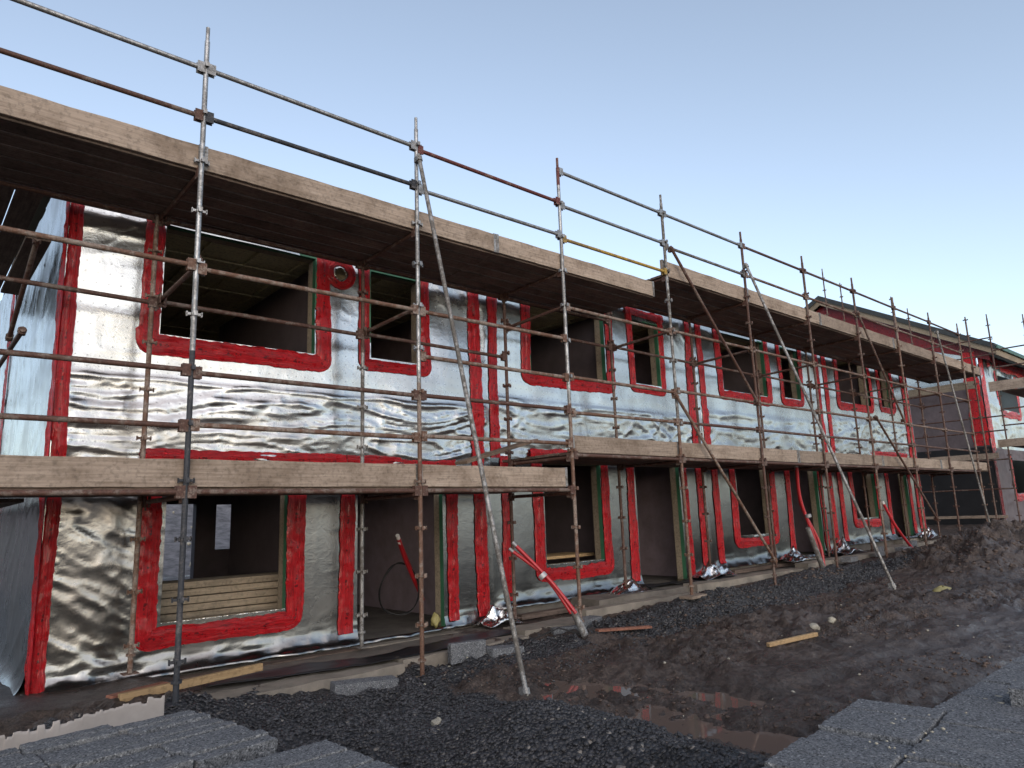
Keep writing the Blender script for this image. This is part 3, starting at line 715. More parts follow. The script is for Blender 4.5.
for i in range(2, 12):
    dz = 0 if i < 4 else .4
    z0 = gh(BAY[i], YI)+.10 if i < 5 else .30+.02*(i-4)
    mats = {2: 'tube_rust_light', 3: 'tube_galv_dull', 4: 'tube_rust'}.get(i, 'tube_rust')
    segs = [(-1, 9, mats)] if i != 3 else [(-1, 3.7, 'tube_galv_dull'), (3.7, 9, 'tube_rust')]
    standard(BAY[i]+(-.05 if i == 2 else 0), YI, z0, 4.9 if i < 5 else 5.3, segs, 'rusty inner scaffold post close to the foil wall, %s from the left' % ORD[i-2] if i != 3 else 'silver footed inner scaffold post before the first doorway', 'inner scaffold posts')

def rail(x0, x1, y, z0, z1, mat, label, group, name='scaffold_rail', cat='scaffold rail', r=.0242):
    o = thing(name, (x0, y, z0), label, cat, group); m = MB()
    m.tube((x0+.04, y, z0), (x1-.04, y, z1), r, 12); m.build('tube', mat, o, smooth=40)
    mm = CLAMP.get(mat, CLAMP['tube_rust'])
    c = link('end_clamp', mm, o, (.055, 0, 0)); c = link('end_clamp', mm, o, (x1-x0-.055, 0, z1-z0)); c.rotation_euler = (0, 0, math.pi)
    return o
matname = {'tube_galv': 'silver', 'tube_rust': 'rusty brown', 'tube_rust_light': 'speckled rusty', 'tube_dark': 'blackened', 'tube_red_brown': 'red brown', 'tube_yellow': 'yellow', 'tube_galv_dull': 'dull grey'}
def bayname(i):
    return 'left of first outer post' if i == 1 else 'between %s and %s outer posts' % (ORD[i-2], ORD[i-1])
G, Ru, RL, Dk, RB, Ye, GD = 'tube_galv', 'tube_rust', 'tube_rust_light', 'tube_dark', 'tube_red_brown', 'tube_yellow', 'tube_galv_dull'
RAILS = {1: [(5.97, G), (5.47, Ru), (3.96, RL), (2.97, Ru), (2.48, Ru)], 2: [(5.98, G), (5.47, Dk), (3.94, RL), (2.96, Ru), (2.49, RL)],
         3: [(5.95, RB), (5.44, G), (3.94, RL), (3.41, RL), (2.96, Ru), (2.50, RL)], 4: [(6.42, G), (5.90, G), (5.40, Ye), (4.40, RL), (3.42, RL), (2.93, RL)]}
for i in range(5, 11): RAILS[i] = [(6.42, G if i == 5 else Ru), (5.85, GD if i == 5 else RL), (4.42, RL), (3.44, RL), (2.94, Ru)]
for i, rr in RAILS.items():
    up = 0; lo = 0
    hi = sorted([z for z, _ in rr if z > 5.2]); lw = sorted([z for z, _ in rr if z < 5.2])
    for z, mat in rr:
        where = ('%s rail above upper deck' % ORD[hi.index(z)]) if z > 5.2 else ('%s rail above lower deck' % ORD[lw.index(z)])
        rail(BAY[i], BAY[i+1], YO-.0, z, z+rnd.uniform(-.01, .01), mat, '%s %s, %s' % (matname[mat], where, bayname(i)), 'horizontal guard rails')
for i in range(1, 11):
    z = 3.95 if i < 4 else 4.42
    rail(BAY[i], BAY[i+1], YI, z, z-.02, Ru, 'rusty inner rail near the upper windows, %s' % bayname(i), 'inner rails')
    rail(BAY[i], BAY[i+1], YO, (1.90 if i < 4 else 2.36), (1.90 if i < 4 else 2.36), Ru, 'rusty ledger under lower deck edge, %s' % bayname(i), 'deck ledgers', 'scaffold_ledger', 'scaffold ledger')
    z = 4.90 if i < 5 else 5.315
    rail(BAY[i], BAY[i+1], YI+.02, z-.02, z-.02, Ru, 'rusty ledger under upper deck inner edge, %s' % bayname(i), 'deck ledgers', 'scaffold_ledger', 'scaffold ledger')
def transom(x, z, label, mat=Ru, y0=YO, y1=YI, z1=None):
    o = thing('scaffold_transom', (x, y0, z), label, 'scaffold transom', 'cross tubes between outer and inner posts'); m = MB()
    z1 = z if z1 is None else z1
    m.tube((x, y0+.035, z), (x, y1-.035, z1), .0235, 10); m.build('tube', mat, o, smooth=40)
    c = link('end_clamp', CLAMP[mat], o, (0, .055, 0)); c.rotation_euler = (0, 0, R(90))
    c = link('end_clamp', CLAMP[mat], o, (0, y1-y0-.055, z1-z)); c.rotation_euler = (0, 0, R(-90))
for i in range(1, 12):
    pn = 'left of the first post' if i == 1 else 'at the %s pair of posts' % ORD[i-2]
    zu = 4.90 if i < 5 else 5.31; zl = 1.86 if i < 4 else 2.33; zm = 4.0 if i < 4 else 4.42
    if i == 1: zm = 3.9
    transom(BAY[i]+.0, zu-.0, 'rusty cross tube carrying the upper deck %s' % pn)
    transom(BAY[i], zl, 'rusty cross tube carrying the lower deck %s' % pn)
    if i > 1: transom(BAY[i]+.03, zm, 'rusty cross tube at window height %s' % pn, z1=zm-.03)
for i in (4,): transom(BAY[i]-.03, 1.86, 'rusty cross tube under the lower end of the first lower deck')

# decks
def tb(name, x0, x1, y, z0, z1, mat, label, group):
    L = x1-x0; t = .038; m = MB(); n = max(6, int(L/.25)); xs = np.linspace(-L/2, L/2, n)
    h = (z1-z0)/2
    prev = None
    vs = []; 
    for i, x in enumerate(xs):
        w = .003*math.sin(i*1.7+x0); e = .004*math.sin(i*2.3+x0*3)
        vs += [(x, -t/2+w, -h+e*.5), (x, t/2+w, -h+e*.5), (x, t/2+w, h+e), (x, -t/2+w, h+e)]
    fs = []
    for i in range(n-1):
        a = i*4; b_ = a+4
        for j in range(4): fs.append((a+j, a+(j+1) % 4, b_+(j+1) % 4, b_+j))
    fs = [f[::-1] for f in fs]+[(0, 1, 2, 3), ((n-1)*4+3, (n-1)*4+2, (n-1)*4+1, (n-1)*4)]
    m.add(vs, fs); me = m.mesh(name, mat); o = link(name, me, None, ((x0+x1)/2, y, (z0+z1)/2)); o.rotation_euler = (0, rnd.uniform(-.0015, .0015), 0)
    bv = o.modifiers.new('b', 'BEVEL'); bv.width = .005; bv.segments = 2; bv.limit_method = 'ANGLE'; bv.angle_limit = R(50)
    for sx in (-1, 1):
        m = MB(); xc = sx*(L/2-.022); m.box(xc-.02, xc+.02, -t/2-.0045, t/2+.0045, -h-.004, h+.006); e = m.mesh('end_band', 'tube_galv_dull'); link('end_band', e, o)
    return tag(o, label, 'toe board', group)
YB = YO+.055
segs_u1 = [(-3.0, 1.95), (1.953, 5.6), (5.603, 8.88)]
segs_u2 = [(9.14, 11.7), (11.72, 14.6), (14.62, 18.5), (18.52, 21.3), (21.32, 25.2)]
segs_l1 = [(-3.0, .5), (.503, 4.37), (4.373, 6.70)]
segs_l2 = [(6.82, 9.2), (9.22, 13.0), (13.02, 16.9), (16.92, 20.6), (20.62, 24.6)]
for nm, ss, z0, z1, lev in (('u1', segs_u1, 4.945, 5.185, 'left upper deck'), ('u2', segs_u2, 5.355, 5.615, 'raised right upper deck'), ('l1', segs_l1, 1.945, 2.19, 'left lower deck'), ('l2', segs_l2, 2.40, 2.63, 'raised right lower deck')):
    for j, (a, b_) in enumerate(ss):
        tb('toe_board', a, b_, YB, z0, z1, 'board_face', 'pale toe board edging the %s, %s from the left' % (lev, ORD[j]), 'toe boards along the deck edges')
        for q in range(6):
            yy = YB+.130+q*.240
            w = .217
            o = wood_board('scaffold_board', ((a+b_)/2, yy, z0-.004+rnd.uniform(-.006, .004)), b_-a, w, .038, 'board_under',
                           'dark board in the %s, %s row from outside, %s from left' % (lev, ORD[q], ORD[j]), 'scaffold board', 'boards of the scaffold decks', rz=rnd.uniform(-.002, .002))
# sloping board from lower to raised lower deck
wood_board('scaffold_board', (6.15, 7.3, 2.46), 1.5, .225, .038, 'timber_dirty', 'weathered board end jutting out below the raised lower deck beside the third outer post', 'scaffold board', None, rz=R(8), ry=R(-14))
# side scaffold at the left gable
for j in range(5):
    wood_board('scaffold_board', (.76-.237*j, 10.4, 4.93), 4.9, .225, .038, 'board_under', 'dark board of the upper deck round the left gable, %s row from the gable' % ORD[j], 'scaffold board', 'boards of the gable scaffold', rz=R(90))
wood_board('scaffold_board', (.865, 9.0, 4.45), 2.1, .21, .038, 'board_under', 'single dark board hung lower beside the left gable', 'scaffold board', None, rz=R(90))
for j in range(4):
    wood_board('scaffold_board', (.83-.237*j, 10.6, 1.9), 5.2, .225, .038, 'board_under', 'dark board of the lower deck round the left gable, %s row from the gable' % ORD[j], 'scaffold board', 'boards of the gable scaffold', rz=R(90))
def dia(p, q, mat, label, name='scaffold_brace', r=.0242, cat='scaffold brace', grp=None):
    o = thing(name, tuple(p), label, cat, grp); m = MB(); m.tube(p, q, r, 12); m.build('tube', mat, o, smooth=40)
    d = (Vector(q)-Vector(p)).normalized()
    for i, t in enumerate((p, q)):
        c = Vector(t)+d*(.06 if i == 0 else -.06); m = MB(); m.tube(c-d*.03, c+d*.03, .038, 10); m.obox(c+Vector((0, .03, 0)), (.03, 0, 0), (0, .035, 0), (0, 0, .035)); m.build('coupler', mat if mat in CLAMP else Ru, o)
    return o
dia((4.47, 5.02, -.02), (4.33, 6.44, 5.83), GD, 'long grey tube leaning steeply from the mud up to the second outer post')
dia((12.05, 4.75, .24), (11.50, 6.42, 6.02), GD, 'long grey tube leaning from the mud to the fifth outer post, right of centre')
dia((9.252, 6.46, 5.839), (11.552, 6.46, 3.382), Ru, 'rusty diagonal tube crossing from the fourth post top down to the fifth post')
dia((9.056, 6.46, 3.382), (11.601, 6.46, 0.641), RL, 'rusty diagonal tube crossing below the lower deck between fourth and fifth posts')
dia((16.3, 6.46, 5.908), (18.229, 6.46, 3.46), Ru, 'rusty diagonal tube in the upper lift between the seventh and eighth posts')
dia((16.545, 6.46, 3.509), (19.482, 6.46, 1.111), Ru, 'rusty diagonal tube in the lower lift right of the seventh post')
dia((21.3, 6.42, 6.2), (22.6, 6.2, .62), GD, 'long grey tube leaning from the ground by the earth mound to the ninth post')
dia((.82, 7.6, 4.35), (.82, 9.3, 3.7), Ru, 'short rusty diagonal tube beside the left gable')
dia((.80, 7.9, 3.5), (.80, 12.8, 3.5), Ru, 'rusty side rail running back along the left gable', 'scaffold_rail', cat='scaffold rail')
# base boards
wood_board('sole_board', (4.30, 6.47, -.035), .55, .20, .045, 'timber_frame', 'pale timber sole board under the second outer post', 'sole board', None, rz=R(-8))
wood_board('sole_board', (1.95, 7.68, .10), .5, .22, .05, 'timber_dirty', 'short dark sole board under the first inner post', 'sole board', None, rz=R(10))
wood_board('sole_board', (9.2, 6.5, gh(9.2, 6.5)+.015), .5, .22, .04, 'board_face', 'pale sole board under the fourth outer post', 'sole board', None, rz=R(5))

# ------------------------------------------------------------------ next block of houses
N0 = 30.0
NB = thing('timber_frame_house', (N0, 8.0, .6), 'separate foil wrapped block at the far right with pitched black roof and timber verge', 'house')
ze, zr, yf, yr = 7.15, 10.45, 7.85, 13.3
def gable_poly(y): return ze+(zr-ze)*(1-abs(y-yr)/(yr-7.35))
m = MB(); m.box(N0, N0+.2, yf+.02, 19, .3, 3.45); m.build('gable_lower_wall', 'black_membrane', NB)
m = MB(); m.box(N0-.004, N0+.2, yf+.02, 19, 3.45, 5.75); m.build('gable_middle_wall', 'membrane_dark_reflection', NB)
m = MB(); m.add([(N0, yf+.02, 5.75), (N0, 19, 5.75), (N0, 19, 7.3), (N0, yr, zr-.15), (N0, yf+.02, 7.2)], [(0, 4, 3, 2, 1)]); m.build('gable_foil', 'foil_smooth', NB)
def strip(y0, y1, off0, off1, x, name, mat, th=.02, off2=None):
    off2 = off1 if off2 is None else off2
    m = MB(); vs = []
    for xx in (x, x-th):
        for yy in (y0, y1): vs += [(xx, yy, gable_poly(yy)-off0), (xx, yy, gable_poly(yy)-(off1 if yy == y0 else off2))]
    m.add(vs, [(0, 1, 3, 2), (4, 6, 7, 5), (0, 4, 5, 1), (2, 3, 7, 6), (0, 2, 6, 4), (1, 5, 7, 3)]); return m.build(name, mat, NB)
strip(7.45, yr, .34, .62, N0-.01, 'red_verge_membrane', 'tape_red_dull', off2=1.7); strip(yr, 19, .34, 1.7, N0-.01, 'red_verge_membrane', 'tape_red_dull', off2=.8)
for a, b_ in ((7.2, yr), (yr, 19.3)): strip(a, b_, .12, .34, N0-.25, 'verge_board', 'timber_frame', .03)
m = MB(); vs = []
for xx in (N0-.34, N0+16):
    for yy in (7.15, yr, 19.4): vs += [(xx, yy, gable_poly(yy)-.12), (xx, yy, gable_poly(yy)+.08)]
m.add(vs, [(0, 2, 8, 6), (2, 4, 10, 8), (1, 7, 9, 3), (3, 9, 11, 5), (0, 1, 3, 2), (2, 3, 5, 4), (6, 8, 9, 7), (8, 10, 11, 9), (0, 6, 7, 1), (4, 5, 11, 10)])
m.build('roof', 'roof_membrane', NB)
m = MB(); m.box(N0-.3, N0+16, 7.08, 7.13, ze-.22, ze-.1); m.build('gutter_board', 'roof_green', NB)
m = MB(); m.box(N0-.25, N0+16, 7.16, 7.19, ze-.45, ze-.2); m.build('fascia_board', 'timber_frame', NB)
def dn(X, Z): return .03*crease(X*.7, Z*2, 3, 81, 3.)+.01*fbm(X*3, Z*3, 3, 82)
NW = [(32.0, 34.4, 4.95, 6.3), (37.0, 39.4, 4.95, 6.3)]; NG = [(32.2, 34.0, 1.75, 3.0)]
foil_wall(NB, 'upper_wall', N0, N0+14, 3.4, 7.05, NW, dn, 'foil_smooth', .08, y=yf)
foil_wall(NB, 'ground_floor_wall', N0, N0+14, .6, 3.4, NG, dn, 'membrane_dark_reflection', .08, y=yf)
m = MB(); m.box(N0+.3, N0+14, yf+.8, yf+.9, .6, 7); m.build('interior_back', 'black_membrane', NB)
tape(NB, [(N0+.25, 7.1), (N0+.25, 3.3)], .6, 83, y=yf-.02, step=.08); tape(NB, [(N0+.14, 3.4), (N0+.2, .8)], .34, 84, y=yf-.02, step=.08, mat='tape_red_dull')
for h in NW+NG:
    a, b_, c, e = h; tape(NB, [(a-.15, e+.2), (a-.15, c-.15), (b_+.15, c-.15), (b_+.15, e+.2)], .34, int(a), y=yf-.02, step=.08, mat='tape_red')
tape(NB, [(8.12, 7.0), (8.12, 3.5)], .55, 88, y=N0-.03, plane='y', step=.08)
tape(NB, [(31, 6.75), (38, 6.75)], .5, 86, y=yf-.02, step=.1)
# scaffold of the next block
for i, (x, y, z1) in enumerate([(24.4, 6.53, 7.1), (28.2, 5.6, 7.6), (28.2, 6.9, 7.9), (31.2, 6.5, 8.3)]):
    standard(x, y, .62, z1, [(0, 9, Ru)], 'rusty scaffold post in front of the far block, %s from the left' % ORD[i], 'posts of the far scaffold')
for i, (x, y, z1) in enumerate([(28.9, 9.6, 8.9), (28.9, 12.0, 10.6), (27.4, 12.0, 10.9), (27.4, 9.6, 9.1)]):
    standard(x, y, .62, z1, [(0, 11, Ru)], 'rusty scaffold post at the gable of the far block, %s' % ['inner near', 'inner far', 'outer far', 'outer near'][i], 'posts of the far scaffold')
def ybar(x, y0, y1, z, label, mat=Ru):
    o = thing('scaffold_rail', (x, y0, z), label, 'scaffold rail', 'rails of the far scaffold'); m = MB(); m.tube((x, y0, z), (x, y1, z), .025, 8); m.build('tube', mat, o, smooth=40)
for j, z in enumerate((1.9, 2.9, 3.9, 4.4, 6.6, 7.2)):
    ybar(28.9, 7.0, 15, z, 'thin rail across the dark gable of the far block, %s from the ground' % ORD[j])
for j, (z, z2) in enumerate(((4.0, 4.0), (4.55, 4.5), (6.0, 6.0), (6.6, 6.6))):
    ybar(28.2, 4.6, 6.9, z, 'rail at the right edge of view by the far block, %s from the ground' % ORD[j])
wood_board('toe_board', (28.15, 5.7, 5.35), 2.9, .04, .34, 'board_face', 'toe board closing the end of the far upper scaffold deck', 'toe board', None, rz=R(90))
wood_board('scaffold_board', (30.2, 6.2, 5.16), 4, 1.2, .04, 'board_under', 'dark far upper scaffold deck seen from below at the right edge', 'scaffold board', None)
wood_board('toe_board', (28.15, 5.7, 3.40), 2.9, .04, .26, 'board_face', 'toe board closing the end of the far lower scaffold deck', 'toe board', None, rz=R(90))
wood_board('scaffold_board', (30.2, 6.2, 3.28), 4, 1.2, .04, 'board_under', 'dark far lower scaffold deck seen from below at the right edge', 'scaffold board', None)
wood_board('scaffold_board', (29.2, 11.0, 5.65), 6.4, .04, .28, 'timber_frame', 'pale timber board across the middle of the dark far gable', 'scaffold board', None, rz=R(90))
wood_board('scaffold_board', (29.0, 9.6, 3.05), 4.4, .04, .2, 'board_face', 'pale timber board low on the far gable at lower deck height', 'scaffold board', None, rz=R(90))
wood_board('scaffold_board', (29.3, 10.5, .95), 6, .03, .10, 'board_face', 'thin pale board near the ground in front of the dark far gable', 'scaffold board', None, rz=R(90))

# ------------------------------------------------------------------ concrete blocks
def block_mesh(lx, ly, lz, seed):
    def cs(L):
        n = max(2, int(round((L-.014)/.022))); return [0.]+[.007/L+(1-.014/L)*i/n for i in range(n+1)]+[1.]
    CX, CY, CZ = cs(lx), cs(ly), cs(lz)
    import bmesh
    bm = bmesh.new(); 
    def face(o, u, v, nu, nv):
        g = [[bm.verts.new(Vector(o)+Vector(u)*i+Vector(v)*j) for j in nv] for i in nu]; nu = len(nu)-1; nv = len(nv)-1
        for i in range(nu):
            for j in range(nv): bm.faces.new((g[i][j], g[i+1][j], g[i+1][j+1], g[i][j+1]))
    a, b_, c = lx/2, ly/2, lz/2
    face((-a, -b_, c), (lx, 0, 0), (0, ly, 0), CX, CY); face((-a, b_, -c), (lx, 0, 0), (0, -ly, 0), CX, CY)
    face((-a, -b_, -c), (lx, 0, 0), (0, 0, lz), CX, CZ); face((a, b_, -c), (-lx, 0, 0), (0, 0, lz), CX, CZ)
    face((a, -b_, -c), (0, ly, 0), (0, 0, lz), CY, CZ); face((-a, b_, -c), (0, -ly, 0), (0, 0, lz), CY, CZ)
    bmesh.ops.remove_doubles(bm, verts=bm.verts, dist=1e-5)
    for v in bm.verts:
        x, y, z = v.co; ex = (abs(abs(x)-a) < 1e-5)+(abs(abs(y)-b_) < 1e-5)+(abs(abs(z)-c) < 1e-5)
        n = float(vnoise(x*55+y*31, y*55+z*47, seed)); m_ = float(vnoise(x*140+z*90, y*140, seed+3))
        k = (.0014 if ex == 1 else .0048)
        v.co *= 1-abs(0); v.co -= Vector((x/a if abs(abs(x)-a) < 1e-5 else 0, y/b_ if abs(abs(y)-b_) < 1e-5 else 0, z/c if abs(abs(z)-c) < 1e-5 else 0))*max(0, (k*(.45+.8*n)+.002*m_))
    me = bpy.data.meshes.new('concrete_block'); bm.to_mesh(me); bm.free(); me.materials.append(MATS['block_concrete']); me.shade_smooth(); me.set_sharp_from_angle(angle=R(24)); return me
BK = {'edge': [block_mesh(.436, .0955, .213, s_) for s_ in (1, 2, 3)], 'flat': [block_mesh(.438, .2125, .098, s_) for s_ in (4, 5, 6)]}
def block(kind, x, y, z, rz, label, group=None, rx=0, ry=0):
    o = link('concrete_block', rnd.choice(BK[kind]), None, (x, y, z)); o.rotation_euler = (rx, ry, rz); return tag(o, label, 'concrete block', group)
def rot(px, py, a, u, v): c, s_ = math.cos(a), math.sin(a); return px+u*c-v*s_, py+u*s_+v*c
# stack 1: on edge, rows along x, corner (right, near)=(1.65,3.82)
a1 = R(9)
def jit(k=.004): return rnd.uniform(-k, k)
GAPS = [0, .002, .012, .015, .026, .028, .040, .042, .053, .056]
for r_ in range(10):
    for c_ in range(3):
        for lv in range(2):
            if lv and not (r_ == 0 or c_ == 0): continue
            sh = .014*math.sin(r_*2.1); gp = 0
            x, y = rot(1.66, 3.84, a1, -.222-c_*.443+sh+jit(.006), .052+r_*.0985+GAPS[r_])
            block('edge', x, y, .50-.107-lv*.217+(jit(.012) if lv == 0 else 0), a1+jit(.018), 'block in the left stack, %s course, %s row from near side, %s from right' % (['top', 'lower'][lv], ORD[r_], ORD[c_]), 'blocks of the left stack')
# stack 2: flat, corner (1.80,3.62)
a2 = R(3)
for r_ in range(6):
    for c_ in range(4):
        for lv in range(3):
            if lv and not (r_ == 0 or c_ == 0): continue
            if r_ < 5 and lv == 0 or lv:
                x, y = rot(1.82, 3.60, a2, -.222-c_*.443+jit(.008)-(.10 if r_ == 0 else 0)*0, -.108-r_*.225)
                block('flat', x, y, .50-.05-lv*.101+(jit(.009) if lv == 0 else 0), a2+jit(.02), 'block in bottom middle stack, %s course, %s row from far side, %s from right' % (['top', 'second', 'third'][lv], ORD[r_], ORD[c_]), 'blocks of the bottom middle stack')
# stack 3: flat, length along y; far right corner (4.29,1.95)
a3 = R(7)
for r_ in range(3):
    for c_ in range(12):
        for lv in range(3):
            if lv and not (r_ == 0 or c_ == 0): continue
            x, y = rot(4.29, 1.97, a3, -.110-c_*.224+jit(.005), -.222-r_*.450)
            block('flat', x, y, .50-.05-lv*.101+(jit(.011) if lv == 0 else 0), a3+R(90)+jit(.018), 'block in near right stack, %s course, %s row from house, %s from far end' % (['top', 'second', 'third'][lv], ORD[r_], ORD[c_]), 'blocks of the near right stack')
for r_ in range(2):
    for c_ in range(9):
        for lv in range(3):
            if lv and not (r_ == 0 or c_ in (0, 8)): continue
            x, y = rot(4.36, 1.62, R(1), .110+c_*.224+jit(.006), -.222-r_*.450)
            block('flat', x, y, .485-.05-lv*.101+(jit(.006) if lv == 0 else 0), R(91)+jit(.015), 'block in far right stack, %s course, %s row from house, %s from near end' % (['top', 'second', 'third'][lv], ORD[r_], ORD[c_]), 'blocks of the far right stack')
block('flat', 4.86, 1.14, .525, R(99), 'loose grey concrete block set proud on the right stack at the picture edge')
p_, s_ = [], []
rs = np.random.RandomState(9)
for _ in range(60): p_.append((rs.normal(3.55, .35), rs.normal(1.52, .10), .500)); s_.append(rs.uniform(.004, .012))
for _ in range(40): p_.append((rs.normal(5.3, .3), rs.normal(1.35, .1), .475)); s_.append(rs.uniform(.006, .022))
tag(stone_mesh('mortar_crumbs', np.array(p_), np.array(s_), 'stone_pale', 4), 'pale mortar crumbs scattered on the right block stacks', 'crumbs', kind='stuff')
# loose blocks
block('edge', 5.02, 6.62, .125, R(-12), 'concrete block standing on edge against the kerb near the second outer post')
block('flat', 5.45, 6.50, .08, R(-5), 'concrete block lying flat beside the upright block at the kerb', ry=R(4))
o = link('concrete_slab_offcut', block_mesh(.62, .2, .12, 9), None, (3.62, 6.42, .03)); o.rotation_euler = (0, R(2), R(-14)); tag(o, 'long broken concrete offcut lying at the kerb left of the second post', 'concrete offcut')
for i, (x, y, z, rz) in enumerate([(7.15, 6.85, .10, 40), (7.45, 7.05, .12, 10), (6.75, 6.75, .06, -20), (15.6, 7.0, .42, 5), (17.3, 7.05, .48, 8), (18.3, 6.9, .48, -4), (19.3, 7.05, .52, 4)]):
    block('flat' if i % 2 else 'edge', x, y, z, R(rz), 'dirty concrete block by the kerb, %s' % ['beside the red leaning ducts', 'behind the red leaning ducts', 'in front of the red leaning ducts', 'under the sixth bay', 'nearest the last leaning red pipe', 'beside the last leaning red pipe', 'in front of the dark gap'][i], 'loose blocks by the kerb')

# ------------------------------------------------------------------ loose site items
wood_board('timber_batten', (2.30, 7.20, .19), 1.34, .06, .07, 'board_yellow', 'yellow sawn timber batten lying before the first house corner', 'timber', None, rz=R(9), ry=R(-1))
wood_board('timber_offcut', (1.85, 7.35, .16), .55, .10, .05, 'red_plank', 'dark reddish timber offcut under the end of the yellow batten', 'timber', None, rz=R(22))
wood_board('timber_batten', (7.95, 4.32, gh(7.95, 4.32)+.035), .82, .05, .045, 'board_yellow', 'short yellow batten lying alone in the open mud', 'timber', None, rz=R(-12), ry=R(-2))
wood_board('timber_offcut', (7.1, 6.1, gh(7.1, 6.1)+.04), .78, .09, .03, 'red_plank', 'reddish flat plank lying on dark gravel right of the red ducts', 'timber', None, rz=R(-18), ry=R(2))
# printed wrap board in the bottom left corner
WB = thing('wrapped_board_bundle', (1.0, 5.6, .17), 'long pale printed card wrap with jagged torn top edge in bottom left corner', 'wrapped bundle')
n = 300; s_ = np.linspace(0, 1, n); _r = np.random.RandomState(4); A = np.array([.36, 5.40]); Bp = np.array([1.64, 5.80])
_st = np.repeat(_r.choice([0., .004, .012, -.012, -.016], 30), 10); top = .405+_st+.004*vnoise(s_*40, s_*0, 3)-.012*((s_*9+.2*np.sin(s_*20)) % 1); bot = np.full(n, .17)
v1 = np.stack([A[0]+(Bp-A)[0]*s_, A[1]+(Bp-A)[1]*s_, bot], -1); v2 = v1.copy(); v2[:, 2] = .28; v3 = v1.copy(); v3[:, 2] = top-.02; v4 = v1.copy(); v4[:, 2] = top
v3[:, :2] += np.stack([.004*vnoise(s_*20, s_*0, 1), .01*vnoise(s_*14, s_*0, 2)], -1)
P = np.stack([v1, v2, v3, v4], 1)
me, _ = grid_mesh('card_wrap', P, 'wrap_card', off=tuple(wloc(WB)), smooth=False); o = link('card_wrap', me, WB); md = o.modifiers.new('s', 'SOLIDIFY'); md.thickness = .006
m = MB(); nrm = Vector(((Bp-A)[1], -(Bp-A)[0], 0)).normalized(); dr = Vector(((Bp-A)[0], (Bp-A)[1], 0)).normalized()
mid = Vector((*((A+Bp)/2), .26)); m.obox(mid-nrm*.055, dr*.66, nrm*.045, Vector((0, 0, .065))); m.build('timber_core', 'timber_dirty', WB)
cu = bpy.data.curves.new('print', 'FONT'); cu.body = '300'; cu.size = .05; cu.space_line = .8; cu.extrude = .0006; cu.materials.append(MATS['print_ink'])
o = bpy.data.objects.new('printed_mark', cu); COL.objects.link(o)
pt = mid-dr*.18+nrm*.007-Vector(wloc(WB)); 
bpy.context.view_layer.update()
me = bpy.data.meshes.new_from_object(o); bpy.data.objects.remove(o); o = link('printed_mark', me, WB, pt+nrm*.012+Vector((0, 0, -.02)))
o.rotation_euler = (R(90), 0, math.atan2(dr.y, dr.x))

def ducts(name, paths, r, mats, label, endm=None, foot=None, cat='duct', grp=None):
    o = thing(name, paths[0][0], label, cat, grp)
    for p in paths:
        ps = [Vector(q) for q in p]; out = []
        for i in range(len(ps)-1):
            for t in np.linspace(0, 1, 8)[:-1]: 
                a = ps[max(i-1, 0)]; b_ = ps[i]; c = ps[i+1]; d = ps[min(i+2, len(ps)-1)]
                out.append(.5*((2*b_)+(c-a)*t+(2*a-5*b_+4*c-d)*t*t+(-a+3*b_-3*c+d)*t**3))
        out.append(ps[-1]); m = MB(); m.path(out, r, 10); m.build('pipe', mats, o, smooth=40)
        if endm:
            m = MB(); d = (ps[-1]-ps[-2]).normalized(); m.tube(ps[-1]-d*.02, ps[-1]+d*.07, r*.9, 10); m.build('pipe_end', endm, o, smooth=40)
    if foot:
        m = MB(); m.tube(foot[0], foot[1], .055, 10, r2=.045); m.build('metal_foot', 'tube_galv_dull', o, smooth=40)
        m = MB(); q = Vector(foot[1]); p = Vector(paths[0][0]); c = p.lerp(Vector(paths[0][-1]), .55); d = (Vector(paths[0][-1])-p).normalized(); m.tube(c-d*.03, c+d*.03, .058, 10); m.build('tape_band', 'duct_tape', o, smooth=40)
    return o
ducts('utility_ducts', [[(6.53, 6.37, .38), (6.35, 6.62, .78), (6.10, 6.95, 1.21)], [(6.58, 6.42, .38), (6.40, 6.67, .77), (6.16, 6.98, 1.17)], [(6.51, 6.43, .38), (6.33, 6.68, .82), (6.09, 7.0, 1.14)]], .024, 'pipe_red',
      'bundle of red ducts leaning from a grey foot beside the third outer post', 'duct_tape', ((6.66, 6.28, -.02), (6.53, 6.42, .42)))
ducts('utility_ducts', [[(14.1, 6.9, .2), (14.1, 6.95, .8), (13.85, 7.05, 1.7), (13.75, 7.0, 2.35)], [(14.2, 6.9, .2), (14.25, 6.95, .8), (13.95, 7.1, 1.6), (13.82, 7.05, 2.3)]], .032, 'pipe_red',
      'tall pair of thin red ducts bending up out of the gravel before the third house', 'plastic_white', ((14.15, 6.85, .2), (13.72, 6.9, 1.15)))
ducts('utility_ducts', [[(18.9, 6.9, .42), (18.3, 7.0, 1.0), (18.0, 7.1, 1.55)]], .035, 'pipe_red', 'single red duct leaning right of the sixth outer post in the far bays', 'plastic_white')
ducts('utility_ducts', [[(29.5, 5.5, .8), (28.3, 5.9, 1.4), (27.3, 6.2, 1.7)], [(29.7, 5.5, .75), (28.5, 5.9, 1.35), (27.4, 6.2, 1.66)]], .04, 'pipe_red', 'red and white ducts leaning at the far right edge beyond the mound', 'plastic_white')
ducts('utility_ducts', [[(6.15, 9.2, .45), (5.75, 9.0, 1.0), (5.5, 8.8, 1.33)], [(6.2, 9.25, .40), (5.82, 9.05, .95), (5.56, 8.85, 1.25)]], .032, 'pipe_red', 'dim red ducts standing inside the first doorway', 'plastic_white')
pts = [(5.65+.33*math.cos(t), 9.0+.05*math.sin(t*2), .62+.36*math.sin(t)) for t in np.linspace(0, 4*math.pi, 60)]
